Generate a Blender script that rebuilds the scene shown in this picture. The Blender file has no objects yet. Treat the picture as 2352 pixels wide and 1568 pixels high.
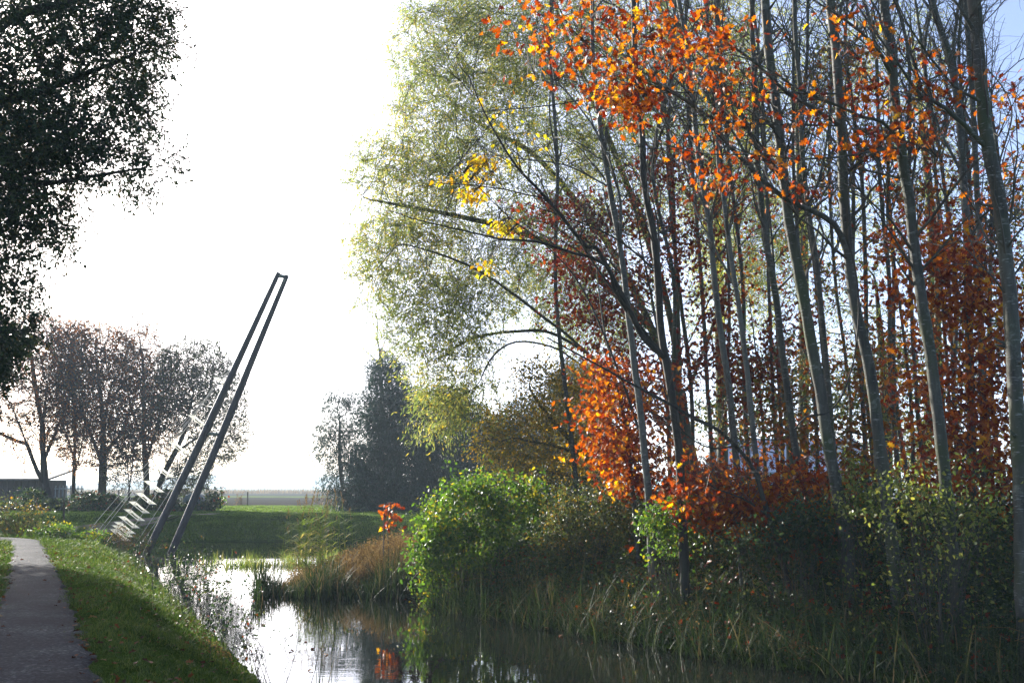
import bpy, math
import numpy as np
rng = np.random.default_rng(11)
SC = bpy.context.scene
COL = SC.collection
# ------------------------------------------------------------------ camera geometry (photo measured on a 2352x1568 grid)
F, CX, CY, HOR, EYE = 2287.0, 1176.0, 784.0, 1121.0, 1.7
TH = math.atan((HOR - CY) / F)
CT, ST = math.cos(TH), math.sin(TH)
WL = -0.7                                   # water level


def ray(px, py):
    a, b = (px - CX) / F, (CY - py) / F
    return np.array([a, CT - b * ST, ST + b * CT])


def P(px, py, d):
    """world point seen at px,py that stands d metres ahead"""
    v = ray(px, py)
    v = v * (d / v[1])
    v[2] += EYE
    return v


def G(px, py, z=0.0):
    v = ray(px, py)
    t = (z - EYE) / v[2]
    return np.array([v[0] * t, v[1] * t, z])


def nrm(v):
    return v / (np.linalg.norm(v, axis=-1, keepdims=True) + 1e-9)


# ------------------------------------------------------------------ mesh building
class MB:
    def __init__(s):
        s.v, s.f, s.n = [], [], 0

    def add(s, v, f):
        v = np.asarray(v, float).reshape(-1, 3)
        s.v.append(v)
        for a in (f if isinstance(f, list) else [f]):
            a = np.asarray(a, int)
            if a.size:
                s.f.append(a + s.n)
        s.n += len(v)
        return s

    def build(s, name, mat, parent=None, smooth=False):
        me = bpy.data.meshes.new(name)
        v = np.concatenate(s.v) if s.v else np.zeros((0, 3))
        me.vertices.add(len(v))
        me.vertices.foreach_set('co', v.astype(np.float32).ravel())
        if s.f:
            lo = np.concatenate([a.ravel() for a in s.f])
            cnt = np.concatenate([np.full(len(a), a.shape[1]) for a in s.f])
            st = np.concatenate([[0], np.cumsum(cnt)[:-1]])
            me.loops.add(len(lo))
            me.loops.foreach_set('vertex_index', lo.astype(np.int32))
            me.polygons.add(len(cnt))
            me.polygons.foreach_set('loop_start', st.astype(np.int32))
            me.polygons.foreach_set('use_smooth', np.full(len(cnt), smooth))
        me.update(calc_edges=True)
        if mat is not None:
            me.materials.append(mat)
        o = bpy.data.objects.new(name, me)
        COL.objects.link(o)
        if parent is not None:
            o.parent = parent
            o.location = -np.array(parent.location)
        return o


def tag(o, label=None, cat=None, group=None, kind=None):
    if label: o['label'] = label
    if cat: o['category'] = cat
    if group: o['group'] = group
    if kind: o['kind'] = kind
    return o


def thing(name, loc, label, cat, group=None):
    o = bpy.data.objects.new(name, None)
    o.empty_display_size = 0.3
    COL.objects.link(o)
    o.location = [float(c) for c in loc]
    return tag(o, label, cat, group)


def copy_thing(o, loc, rz=0.0, sc=1.0, label=None):
    c = o.copy()
    COL.objects.link(c)
    c.location = [float(q) for q in loc]
    c.rotation_euler = (0, 0, rz)
    c.scale = (sc, sc, sc)
    if label: c['label'] = label
    for ch in [q for q in bpy.data.objects if q.parent == o]:
        k = ch.copy()
        COL.objects.link(k)
        k.parent = c
    return c


def crv(pts, step):
    """Catmull-Rom resample at roughly the given step"""
    p = np.asarray(pts, float)
    if len(p) == 2:
        n = max(2, int(np.linalg.norm(p[1] - p[0]) / step) + 1)
        t = np.linspace(0, 1, n)[:, None]
        return p[0] * (1 - t) + p[1] * t
    q = np.vstack([2 * p[0] - p[1], p, 2 * p[-1] - p[-2]])
    out = []
    for i in range(1, len(q) - 2):
        a, b, c, d = q[i - 1], q[i], q[i + 1], q[i + 2]
        n = max(1, int(round(np.linalg.norm(c - b) / step)))
        t = (np.arange(n) / n)[:, None]
        out.append(0.5 * (2 * b + (c - a) * t + (2 * a - 5 * b + 4 * c - d) * t ** 2 + (3 * b - a - 3 * c + d) * t ** 3))
    out.append(p[-1:])
    return np.concatenate(out)


def tube(mb, pts, rad, sides=6, cap=False, rough=0.0):
    pts = np.asarray(pts, float)
    n = len(pts)
    if n < 2: return
    rad = np.broadcast_to(np.asarray(rad, float), (n,))
    t = nrm(np.gradient(pts, axis=0))
    m = np.abs(t.mean(0))
    ref = np.eye(3)[int(np.argmin(m))]
    a = nrm(np.cross(t, ref))
    b = np.cross(t, a)
    ang = np.arange(sides) / sides * 2 * math.pi
    rr = rad[:, None] * np.ones(sides)
    if rough: rr = rr * (1 + rough * (rng.random((n, sides)) - 0.5))
    v = pts[:, None] + (a[:, None] * np.cos(ang)[None, :, None] + b[:, None] * np.sin(ang)[None, :, None]) * rr[:, :, None]
    i = np.arange(n - 1)[:, None] * sides
    j = np.arange(sides)[None]
    k = (j + 1) % sides
    f = [np.stack([i + j, i + k, i + sides + k, i + sides + j], -1).reshape(-1, 4)]
    if cap:
        f.append(np.arange(sides)[None, ::-1]); f.append((n - 1) * sides + np.arange(sides)[None])
    mb.add(v.reshape(-1, 3), f)


def box(mb, c, s, rz=0.0):
    c, s = np.asarray(c, float), np.asarray(s, float) / 2
    v = np.array([[x, y, z] for x in (-1, 1) for y in (-1, 1) for z in (-1, 1)]) * s
    co, si = math.cos(rz), math.sin(rz)
    v = v @ np.array([[co, si, 0], [-si, co, 0], [0, 0, 1]])
    mb.add(v + c, np.array([[0, 1, 3, 2], [4, 6, 7, 5], [0, 4, 5, 1], [2, 3, 7, 6], [0, 2, 6, 4], [1, 5, 7, 3]]))


# ------------------------------------------------------------------ leaves
def _sym(half):
    h = np.array(half)
    return np.vstack([h, (h[1:-1] * [-1, 1])[::-1]])


_oak = _sym([(0, 0), (.05, .12), (.24, .2), (.12, .33), (.37, .5), (.15, .58), (.28, .8), (.09, .8), (0, 1)])
_oval = _sym([(0, 0), (.2, .2), (.27, .5), (.15, .8), (0, 1)])
_small = _sym([(0, 0), (.3, .35), (.24, .75), (0, 1)])
_lance = _sym([(0, 0), (.1, .4), (0, 1)])
_lobed = _sym([(0, 0), (.22, .25), (.13, .42), (.33, .65), (.12, .75), (0, 1)])
TEMPL = dict(oak=(_oak, .45, .25), oval=(_oval, .6, .2), small=(_small, .5, .15), lance=(_lance, 0, .2), lobed=(_lobed, .5, .2))


def leaves(mb, C, size, kind, axis=None, droop=0.35, flat=0.0):
    """leaf blades at C; axis: main direction of each blade (random if None)"""
    C = np.asarray(C, float)
    n = len(C)
    if n == 0: return
    t2, fold, bend = TEMPL[kind]
    k = len(t2)
    A = rng.normal(size=(n, 3))
    if axis is not None: A = A * 0.55 + axis
    A = nrm(A) * [1, 1, 1 / (1 + 3 * flat)] + [0, 0, -droop]
    A = nrm(A)
    N0 = rng.normal(size=(n, 3)) + [0, 0, flat]
    X = nrm(np.cross(A, N0))
    Z = np.cross(X, A)
    s = np.asarray(size) * (0.65 + 0.6 * rng.random(n))
    tx, ty = t2[:, 0], t2[:, 1]
    tz = fold * np.abs(tx) - bend * ty ** 2
    tz = tz[None] * (0.3 + 1.2 * rng.random((n, 1)))
    v = C[:, None] + s[:, None, None] * (X[:, None] * tx[None, :, None] + A[:, None] * ty[None, :, None] + Z[:, None] * tz[:, :, None])
    mb.add(v.reshape(-1, 3), np.arange(n * k).reshape(n, k))


def blades(mb, B, H, W, lean, nseg=3, curl=0.4, drop=0.0):
    """tapering grass or sedge blades from base points"""
    B = np.asarray(B, float)
    n = len(B)
    if n == 0: return
    H = np.broadcast_to(np.asarray(H, float), (n,))
    W = np.broadcast_to(np.asarray(W, float), (n,))
    az = rng.random(n) * 2 * math.pi
    d = np.stack([np.cos(az), np.sin(az), 0 * az], -1)
    ln = np.abs(rng.normal(size=n)) * lean
    wa = az + math.pi / 2 + rng.normal(size=n) * .5
    wd = np.stack([np.cos(wa), np.sin(wa), 0 * wa], -1)
    vs = []
    t = np.linspace(0, 1, nseg + 1)
    for q in t:
        p = B + d * (H * (ln * q + curl * ln * q * q * 1.5))[:, None]
        p[:, 2] = p[:, 2] + H * (q - (curl * ln + drop) * q ** 2 * 0.5)
        w = W * (1 - q) ** 0.7 * 0.5
        if q < 1:
            vs += [p - wd * w[:, None], p + wd * w[:, None]]
        else:
            vs += [p]
    k = 2 * nseg + 1
    v = np.stack(vs, 1)
    base = np.arange(n)[:, None] * k
    f = []
    for i in range(nseg - 1):
        f.append(base + np.array([2 * i, 2 * i + 1, 2 * i + 3, 2 * i + 2]))
    i = nseg - 1
    f.append(base + np.array([2 * i, 2 * i + 1, 2 * i + 2]))
    mb.add(v.reshape(-1, 3), f)


# ------------------------------------------------------------------ materials
def M(name):
    m = bpy.data.materials.new(name)
    m.use_nodes = True
    nt = m.node_tree
    nt.nodes.clear()
    out = nt.nodes.new('ShaderNodeOutputMaterial')
    return m, nt, out


def N(nt, typ, **kw):
    n = nt.nodes.new(typ)
    for k, v in kw.items():
        if k.startswith('i_'):
            key = k[2:]
            n.inputs[int(key) if key.isdigit() else key.replace('_', ' ')].default_value = v
        else:
            setattr(n, k, v)
    return n


def ramp(nt, stops, fac, interp='LINEAR'):
    r = N(nt, 'ShaderNodeValToRGB')
    r.color_ramp.interpolation = interp
    e = r.color_ramp.elements
    while len(e) < len(stops): e.new(0.5)
    for el, (p, c) in zip(e, stops):
        el.position = p
        el.color = (*c, 1)
    nt.links.new(fac, r.inputs[0])
    return r.outputs[0]


def leaf_mat(name, stops, trans=0.5, tboost=1.6, rough=0.42, spec=0.35, patch=0.3, pscale=0.6):
    """blade colour differs from leaf to leaf; light passes through the blade"""
    m, nt, out = M(name)
    L = nt.links.new
    geo = N(nt, 'ShaderNodeNewGeometry')
    tc = N(nt, 'ShaderNodeTexCoord')
    no = N(nt, 'ShaderNodeTexNoise', i_Scale=pscale, i_Detail=3.0)
    L(tc.outputs['Object'], no.inputs['Vector'])
    ma = N(nt, 'ShaderNodeMath', operation='MULTIPLY_ADD')
    L(no.outputs['Fac'], ma.inputs[0]); ma.inputs[1].default_value = patch * 2.4; ma.inputs[2].default_value = -patch * 1.2
    ad = N(nt, 'ShaderNodeMath', operation='ADD', use_clamp=True)
    L(ma.outputs[0], ad.inputs[0]); L(geo.outputs['Random Per Island'], ad.inputs[1])
    c = ramp(nt, stops, ad.outputs[0])
    bs = N(nt, 'ShaderNodeBsdfPrincipled', i_Roughness=rough)
    bs.inputs['Specular IOR Level'].default_value = spec
    L(c, bs.inputs['Base Color'])
    hs = N(nt, 'ShaderNodeHueSaturation', i_Saturation=1.12, i_Value=tboost)
    L(c, hs.inputs['Color'])
    tr = N(nt, 'ShaderNodeBsdfTranslucent')
    L(hs.outputs[0], tr.inputs['Color'])
    mx = N(nt, 'ShaderNodeMixShader', i_0=trans)
    L(bs.outputs[0], mx.inputs[1]); L(tr.outputs[0], mx.inputs[2])
    L(mx.outputs[0], out.inputs['Surface'])
    return m


def bark_mat(name, dark, light, dash=None, scale=1.0, bump=0.5, rough=0.75, moss=None):
    m, nt, out = M(name)
    L = nt.links.new
    tc = N(nt, 'ShaderNodeTexCoord')
    mp = N(nt, 'ShaderNodeMapping'); mp.inputs['Scale'].default_value = (9 * scale, 9 * scale, 1.6 * scale)
    L(tc.outputs['Object'], mp.inputs[0])
    n1 = N(nt, 'ShaderNodeTexNoise', i_Scale=1.0, i_Detail=8.0, i_Roughness=0.65)
    L(mp.outputs[0], n1.inputs['Vector'])
    col = ramp(nt, [(0.3, dark), (0.7, light)], n1.outputs['Fac'])
    hgt = n1.outputs['Fac']
    if moss:
        n3 = N(nt, 'ShaderNodeTexNoise', i_Scale=1.1, i_Detail=5.0)
        L(tc.outputs['Object'], n3.inputs['Vector'])
        mr = N(nt, 'ShaderNodeMapRange'); mr.inputs[1].default_value = .48; mr.inputs[2].default_value = .66
        L(n3.outputs['Fac'], mr.inputs[0])
        mk = N(nt, 'ShaderNodeMix', data_type='RGBA'); mk.inputs[7].default_value = (*moss, 1)
        L(mr.outputs[0], mk.inputs[0]); L(col, mk.inputs[6]); col = mk.outputs[2]
    if dash:
        n4 = N(nt, 'ShaderNodeTexNoise', i_Scale=5.0, i_Detail=6.0, i_Roughness=.7)
        L(tc.outputs['Object'], n4.inputs['Vector'])
        mr = N(nt, 'ShaderNodeMapRange'); mr.inputs[1].default_value = .57; mr.inputs[2].default_value = .7; mr.inputs[4].default_value = .8
        L(n4.outputs['Fac'], mr.inputs[0])
        mk = N(nt, 'ShaderNodeMix', data_type='RGBA'); mk.inputs[7].default_value = (.17, .18, .14, 1)
        L(mr.outputs[0], mk.inputs[0]); L(col, mk.inputs[6]); col = mk.outputs[2]
        mp2 = N(nt, 'ShaderNodeMapping'); mp2.inputs['Scale'].default_value = (9, 9, 46)
        L(tc.outputs['Object'], mp2.inputs[0])
        n2 = N(nt, 'ShaderNodeTexNoise', i_Scale=1.0, i_Detail=2.0)
        L(mp2.outputs[0], n2.inputs['Vector'])
        mr = N(nt, 'ShaderNodeMapRange'); mr.inputs[1].default_value = .62; mr.inputs[2].default_value = .72
        L(n2.outputs['Fac'], mr.inputs[0])
        mk = N(nt, 'ShaderNodeMix', data_type='RGBA'); mk.inputs[7].default_value = (*dash, 1)
        L(mr.outputs[0], mk.inputs[0]); L(col, mk.inputs[6]); col = mk.outputs[2]
    bs = N(nt, 'ShaderNodeBsdfPrincipled', i_Roughness=rough)
    bs.inputs['Specular IOR Level'].default_value = 0.3
    L(col, bs.inputs['Base Color'])
    bp = N(nt, 'ShaderNodeBump', i_Strength=bump, i_Distance=0.02)
    L(hgt, bp.inputs['Height']); L(bp.outputs[0], bs.inputs['Normal'])
    L(bs.outputs[0], out.inputs['Surface'])
    return m


def flat_mat(name, c1, c2, scale=6.0, rough=0.7, trans=None, bump=0.0, spec=0.4, stretch=(1, 1, 1)):
    m, nt, out = M(name)
    L = nt.links.new
    tc = N(nt, 'ShaderNodeTexCoord')
    mp = N(nt, 'ShaderNodeMapping'); mp.inputs['Scale'].default_value = stretch
    L(tc.outputs['Object'], mp.inputs[0])
    n1 = N(nt, 'ShaderNodeTexNoise', i_Scale=scale, i_Detail=6.0)
    L(mp.outputs[0], n1.inputs['Vector'])
    col = ramp(nt, [(0.32, c1), (0.68, c2)], n1.outputs['Fac'])
    bs = N(nt, 'ShaderNodeBsdfPrincipled', i_Roughness=rough)
    bs.inputs['Specular IOR Level'].default_value = spec
    L(col, bs.inputs['Base Color'])
    if bump:
        bp = N(nt, 'ShaderNodeBump', i_Strength=bump, i_Distance=0.03)
        L(n1.outputs['Fac'], bp.inputs['Height']); L(bp.outputs[0], bs.inputs['Normal'])
    sh = bs.outputs[0]
    if trans:
        tr = N(nt, 'ShaderNodeBsdfTranslucent'); L(col, tr.inputs['Color'])
        mx = N(nt, 'ShaderNodeMixShader', i_0=trans)
        L(sh, mx.inputs[1]); L(tr.outputs[0], mx.inputs[2]); sh = mx.outputs[0]
    L(sh, out.inputs['Surface'])
    return m


MAT = {}
MAT['bark_smooth'] = bark_mat('smooth_bark', (.022, .021, .016), (.10, .096, .074), bump=.9, dash=(.19, .19, .165), moss=(.05, .06, .025))
MAT['bark_grey'] = bark_mat('grey_bark', (.045, .045, .037), (.15, .15, .125), bump=.8, dash=(.24, .24, .21))
MAT['bark_dark'] = bark_mat('dark_bark', (.018, .016, .012), (.055, .048, .035), scale=1.4, bump=1.0)
MAT['bark_willow'] = bark_mat('willow_bark', (.022, .02, .013), (.075, .07, .04), scale=1.2, bump=1.0, moss=(.06, .065, .02))
MAT['twig'] = flat_mat('twig_bark', (.03, .026, .018), (.08, .07, .045), scale=4)
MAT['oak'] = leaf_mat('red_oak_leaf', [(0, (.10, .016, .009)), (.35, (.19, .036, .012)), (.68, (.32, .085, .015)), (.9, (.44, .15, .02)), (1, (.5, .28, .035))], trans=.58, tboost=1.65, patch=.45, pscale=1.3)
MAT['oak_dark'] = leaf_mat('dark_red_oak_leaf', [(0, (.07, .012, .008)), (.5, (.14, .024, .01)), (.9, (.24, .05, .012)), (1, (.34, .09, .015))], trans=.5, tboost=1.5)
MAT['oak_mixed'] = leaf_mat('turning_oak_leaf', [(0, (.10, .05, .012)), (.35, (.2, .06, .012)), (.6, (.28, .09, .014)), (.8, (.16, .13, .025)), (1, (.1, .12, .03))], trans=.5, tboost=1.6)
MAT['willow'] = leaf_mat('willow_leaf', [(0, (.06, .085, .026)), (.45, (.12, .15, .042)), (.8, (.2, .205, .058)), (1, (.34, .26, .05))], trans=.68, tboost=2.0, patch=.35, pscale=.35)
MAT['ochre'] = leaf_mat('ochre_willow_leaf', [(0, (.07, .075, .022)), (.4, (.15, .13, .03)), (.8, (.26, .17, .03)), (1, (.34, .2, .035))], trans=.5, tboost=1.6, patch=.35)
MAT['yellow'] = leaf_mat('yellow_leaf', [(0, (.3, .16, .02)), (.5, (.42, .30, .035)), (1, (.32, .34, .05))], trans=.55, tboost=1.7)
MAT['wood_green'] = leaf_mat('dull_green_leaf', [(0, (.02, .032, .012)), (.5, (.05, .066, .02)), (.85, (.11, .105, .028)), (1, (.2, .12, .025))], trans=.45, tboost=1.6, patch=.35)
MAT['ever'] = leaf_mat('evergreen_leaf', [(0, (.008, .026, .020)), (.6, (.016, .046, .032)), (1, (.032, .07, .042))], trans=.2, tboost=1.3, spec=.2)
MAT['park'] = leaf_mat('dark_oak_leaf', [(0, (.02, .034, .016)), (.6, (.042, .066, .026)), (.92, (.07, .085, .03)), (1, (.13, .09, .025))], trans=.2, tboost=1.2, spec=.25)
MAT['russet'] = leaf_mat('russet_leaf', [(0, (.12, .042, .016)), (.5, (.23, .08, .022)), (.85, (.32, .13, .03)), (1, (.15, .13, .035))], trans=.55, tboost=1.7, pscale=.25)
MAT['far_green'] = leaf_mat('far_green_leaf', [(0, (.026, .042, .018)), (.6, (.055, .075, .026)), (1, (.13, .12, .03))], trans=.35, tboost=1.6, pscale=.3)
MAT['dogwood'] = leaf_mat('bright_green_leaf', [(0, (.03, .062, .014)), (.5, (.065, .12, .02)), (.88, (.12, .17, .026)), (1, (.24, .2, .03))], trans=.5, tboost=1.8, patch=.4, pscale=1.2)
MAT['bramble'] = leaf_mat('bramble_leaf', [(0, (.010, .022, .009)), (.5, (.024, .045, .015)), (.85, (.055, .08, .022)), (.95, (.09, .08, .025)), (1, (.16, .04, .012))], trans=.35, tboost=1.6, spec=.35, rough=.4, patch=.4, pscale=1.5)
MAT['spindle'] = leaf_mat('pale_yellow_leaf', [(0, (.06, .09, .022)), (.5, (.13, .16, .036)), (1, (.26, .25, .06))], trans=.45, tboost=1.6)
MAT['grass'] = leaf_mat('grass_blade', [(0, (.03, .052, .012)), (.6, (.055, .095, .018)), (1, (.12, .125, .03))], trans=.42, tboost=1.6, patch=.35, pscale=.5, spec=.2, rough=.55)
MAT['sunlit_grass'] = leaf_mat('sunlit_grass_blade', [(0, (.05, .085, .018)), (.6, (.08, .13, .024)), (1, (.12, .15, .035))], trans=.5, tboost=1.8, patch=.35, pscale=.3, spec=.2, rough=.55)  # same grass, colour raised to stand for sun on the far bank
MAT['sedge'] = leaf_mat('sedge_blade', [(0, (.012, .022, .008)), (.55, (.024, .045, .013)), (.85, (.05, .065, .02)), (1, (.13, .10, .05))], trans=.25, tboost=1.4, spec=.12, rough=.55, patch=.4, pscale=1.2)
MAT['dry'] = leaf_mat('dry_stalk', [(0, (.08, .05, .025)), (.5, (.15, .10, .045)), (1, (.23, .16, .07))], trans=.35, tboost=1.4, spec=.06, rough=.7)
MAT['reed'] = leaf_mat('reed_blade', [(0, (.07, .10, .022)), (.6, (.13, .17, .035)), (1, (.24, .2, .07))], trans=.6, tboost=1.8, spec=.12, rough=.6)
MAT['herb'] = leaf_mat('herb_leaf', [(0, (.02, .036, .012)), (.45, (.05, .075, .022)), (.85, (.11, .135, .036)), (1, (.2, .12, .03))], trans=.45, tboost=1.7, patch=.5, pscale=1.6, spec=.25)
MAT['litter'] = leaf_mat('fallen_leaf', [(0, (.035, .016, .009)), (.5, (.09, .03, .012)), (.85, (.16, .055, .018)), (1, (.2, .12, .05))], trans=.2, tboost=1.2, spec=.1, rough=.6)

# ------------------------------------------------------------------ terrain
WATER = np.array([(-60, 44), (-24, 40.5), (-14.4, 38), (-12.3, 33.6), (-9, 26.2), (-6.3, 20.2), (-4.6, 16.4), (-3.75, 14.4), (-2.8, 12.35),
                  (-1.5, 9.6), (.5, 8), (4, 7.3), (14, 6.8), (14, 9.5), (6.6, 12.0), (4.9, 12.9), (3.3, 14.4), (1.6, 16.5), (.2, 18.6), (-1.0, 20.1),
                  (-1.9, 23.0), (-3.6, 23.6), (-5.2, 24.0), (-5.8, 26), (-5.2, 29), (-5.6, 32.6), (-4.2, 36), (0, 38.2), (15, 40), (60, 42.5),
                  (60, 46.5), (22, 46.8), (5, 46.2), (-8, 46.4), (-20, 46.6), (-40, 48), (-60, 49)], float)


def sdf(x, y):
    x, y = np.asarray(x, float), np.asarray(y, float)
    best = np.full(x.shape, 1e9)
    ins = np.zeros(x.shape, bool)
    n = len(WATER)
    for i in range(n):
        a, b = WATER[i], WATER[(i + 1) % n]
        e = b - a
        t = np.clip(((x - a[0]) * e[0] + (y - a[1]) * e[1]) / (e @ e), 0, 1)
        best = np.minimum(best, np.hypot(x - a[0] - t * e[0], y - a[1] - t * e[1]))
        c = (a[1] > y) != (b[1] > y)
        xi = a[0] + (y - a[1]) * (e[0] / (e[1] if abs(e[1]) > 1e-9 else 1e-9))
        ins ^= c & (x < xi)
    return np.where(ins, -best, best)


_pc = [(1.2, -3.0), (.1, 0.0), (-2.1, 4.6), (-4.22, 9.14), (-5.72, 12.32), (-7.01, 15.02), (-9.28, 19.82), (-11.0, 23.3), (-12.69, 26.73), (-14.83, 31.0), (-16.3, 33.5), (-18.8, 35.0), (-24, 35.8), (-36, 36.6)]
pc = crv(np.array([(a, b, 0) for a, b in _pc]), .3)[:, :2]
pt = nrm(np.gradient(pc, axis=0))
pn = np.stack([pt[:, 1], -pt[:, 0]], -1)


def path_dist(x, y):
    d = np.full(np.shape(x), 1e9)
    for i in range(0, len(pc), 2):
        d = np.minimum(d, np.hypot(x - pc[i, 0], y - pc[i, 1]))
    return d



def height(x, y):
    x, y = np.asarray(x, float), np.asarray(y, float)
    s = sdf(x, y)
    far = y > 43.0 + 0.004 * x * 0
    right = (~far) & (x > -.9 - (y - 12) * .45) & (y > 10.6)
    left = ~(far | right)
    top = np.where(far, .36, np.where(right, .18, 0.0))
    w = np.where(far, 3.6, np.where(right, 2.6, 1.75))
    t = np.clip(s / w, 0, 1)
    prof = np.where(far, 1 - (1 - t) ** 1.7, t * t * (3 - 2 * t) * .5 + t * .5)
    z = WL + (top - WL) * prof
    bump = .035 * np.sin(x * 1.9 + 1.3 * np.sin(y * .8)) * np.sin(y * 1.3 + x * .4) + .02 * np.sin(x * 4.7 + y * 3.1)
    bump = bump * np.clip((path_dist(x, y) - .7) / .6, 0, 1)
    z = z + bump * np.clip(s, 0, 1) * np.where(left & (s > 1.7), .35, 1.0)
    z = np.where(far & (y > 79), z - .2 * np.clip((y - 79) / 6, 0, 1), z)
    z = np.where(s < 0, WL + np.maximum(-.8, s * .55), z)
    return z


def ground_pt(px, py, z=0.0):
    q = G(px, py, z)
    q[2] = float(height(q[0], q[1]))
    return q


xs = np.unique(np.concatenate([-np.geomspace(30, 1600, 26)[::-1], np.arange(-30, 26.01, .3), np.geomspace(26, 1600, 26)]))
ys = np.unique(np.concatenate([[-300, -100, -30, -10, -4], np.arange(0, 52.01, .3), np.arange(52.8, 84, .8), np.geomspace(85, 2600, 44)]))
gx, gy = np.meshgrid(xs, ys)
gz = height(gx, gy)
nx, ny = len(xs), len(ys)
ii = (np.arange(ny - 1)[:, None] * nx + np.arange(nx - 1)[None]).reshape(-1, 1)
gf = np.hstack([ii, ii + 1, ii + nx + 1, ii + nx])


def ground_material():
    m, nt, out = M('turf_and_soil')
    L = nt.links.new
    tc = N(nt, 'ShaderNodeTexCoord')
    sp = N(nt, 'ShaderNodeSeparateXYZ'); L(tc.outputs['Object'], sp.inputs[0])
    n1 = N(nt, 'ShaderNodeTexNoise', i_Scale=1.3, i_Detail=9.0, i_Roughness=.65); L(tc.outputs['Object'], n1.inputs['Vector'])
    n2 = N(nt, 'ShaderNodeTexNoise', i_Scale=14.0, i_Detail=6.0, i_Roughness=.7); L(tc.outputs['Object'], n2.inputs['Vector'])
    g1 = ramp(nt, [(.3, (.022, .036, .010)), (.55, (.045, .075, .014)), (.75, (.085, .10, .022))], n1.outputs['Fac'])
    g2 = ramp(nt, [(.35, (.35, .35, .3)), (.65, (1.2, 1.25, 1.1))], n2.outputs['Fac'])
    mu = N(nt, 'ShaderNodeMix', data_type='RGBA', blend_type='MULTIPLY'); mu.inputs[0].default_value = 1
    L(g1, mu.inputs[6]); L(g2, mu.inputs[7])
    # ploughed field beyond the grass: soil with a few green strips, all set by distance from the canal
    mpn = N(nt, 'ShaderNodeMapping'); mpn.inputs['Scale'].default_value = (.05, .5, 1)
    L(tc.outputs['Object'], mpn.inputs[0])
    n3 = N(nt, 'ShaderNodeTexNoise', i_Scale=3.0, i_Detail=8.0, i_Roughness=.7); L(mpn.outputs[0], n3.inputs['Vector'])
    soil = ramp(nt, [(.35, (.03, .027, .025)), (.55, (.06, .056, .05)), (.7, (.09, .10, .045))], n3.outputs['Fac'])
    grs = N(nt, 'ShaderNodeRGB'); grs.outputs[0].default_value = (.11, .16, .035, 1)
    wob = N(nt, 'ShaderNodeTexNoise', i_Scale=.05, i_Detail=2.0); L(tc.outputs['Object'], wob.inputs['Vector'])
    yw = N(nt, 'ShaderNodeMath', operation='MULTIPLY_ADD'); L(wob.outputs['Fac'], yw.inputs[0]); yw.inputs[1].default_value = 12.0
    L(sp.outputs['Y'], yw.inputs[2])
    mr = N(nt, 'ShaderNodeMapRange'); mr.inputs[1].default_value = 80.0; mr.inputs[2].default_value = 1080.0
    L(yw.outputs[0], mr.inputs[0])
    st = ramp(nt, [(0, (0, 0, 0)), (.001, (1, 1, 1)), (.104, (0, 0, 0)), (.122, (1, 1, 1)), (.36, (0, 0, 0)), (.42, (.5, .5, .5))], mr.outputs[0], 'CONSTANT')
    fm = N(nt, 'ShaderNodeMix', data_type='RGBA'); L(st, fm.inputs[0]); L(grs.outputs[0], fm.inputs[6]); L(soil, fm.inputs[7])
    isf = N(nt, 'ShaderNodeMapRange'); isf.inputs[1].default_value = 82.0; isf.inputs[2].default_value = 84.5; L(yw.outputs[0], isf.inputs[0])
    mx = N(nt, 'ShaderNodeMix', data_type='RGBA'); L(isf.outputs[0], mx.inputs[0]); L(mu.outputs[2], mx.inputs[6]); L(fm.outputs[2], mx.inputs[7])
    bs = N(nt, 'ShaderNodeBsdfPrincipled', i_Roughness=.95); bs.inputs['Specular IOR Level'].default_value = .0
    L(mx.outputs[2], bs.inputs['Base Color'])
    bp = N(nt, 'ShaderNodeBump', i_Strength=.6, i_Distance=.05); L(n2.outputs['Fac'], bp.inputs['Height']); L(bp.outputs[0], bs.inputs['Normal'])
    L(bs.outputs[0], out.inputs['Surface'])
    return m


tag(MB().add(np.stack([gx, gy, gz], -1).reshape(-1, 3), gf).build('ground', ground_material(), smooth=True), kind='structure')

# water
def water_material():
    m, nt, out = M('still_water')
    L = nt.links.new
    tc = N(nt, 'ShaderNodeTexCoord')
    mp = N(nt, 'ShaderNodeMapping'); mp.inputs['Scale'].default_value = (1.0, 3.2, 1)
    L(tc.outputs['Object'], mp.inputs[0])
    n1 = N(nt, 'ShaderNodeTexNoise', i_Scale=2.2, i_Detail=3.0); L(mp.outputs[0], n1.inputs['Vector'])
    n2 = N(nt, 'ShaderNodeTexNoise', i_Scale=.35, i_Detail=2.0); L(mp.outputs[0], n2.inputs['Vector'])
    mr = N(nt, 'ShaderNodeMapRange'); mr.inputs[1].default_value = .42; mr.inputs[2].default_value = .7; mr.inputs[3].default_value = .02; mr.inputs[4].default_value = .16
    L(n2.outputs['Fac'], mr.inputs[0])
    bp = N(nt, 'ShaderNodeBump', i_Distance=.012); L(mr.outputs[0], bp.inputs['Strength']); L(n1.outputs['Fac'], bp.inputs['Height'])
    bs = N(nt, 'ShaderNodeBsdfPrincipled', i_Roughness=.015, i_IOR=1.45)
    bs.inputs['Base Color'].default_value = (.006, .008, .006, 1)
    L(bp.outputs[0], bs.inputs['Normal'])
    L(bs.outputs[0], out.inputs['Surface'])
    return m


wx, wy = np.meshgrid(np.linspace(-70, 70, 60), np.linspace(5.5, 52, 30))
wi = (np.arange(29)[:, None] * 60 + np.arange(59)[None]).reshape(-1, 1)
tag(MB().add(np.stack([wx, wy, wx * 0 + WL], -1).reshape(-1, 3), np.hstack([wi, wi + 1, wi + 61, wi + 60])).build('water', water_material()), kind='structure')

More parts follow.
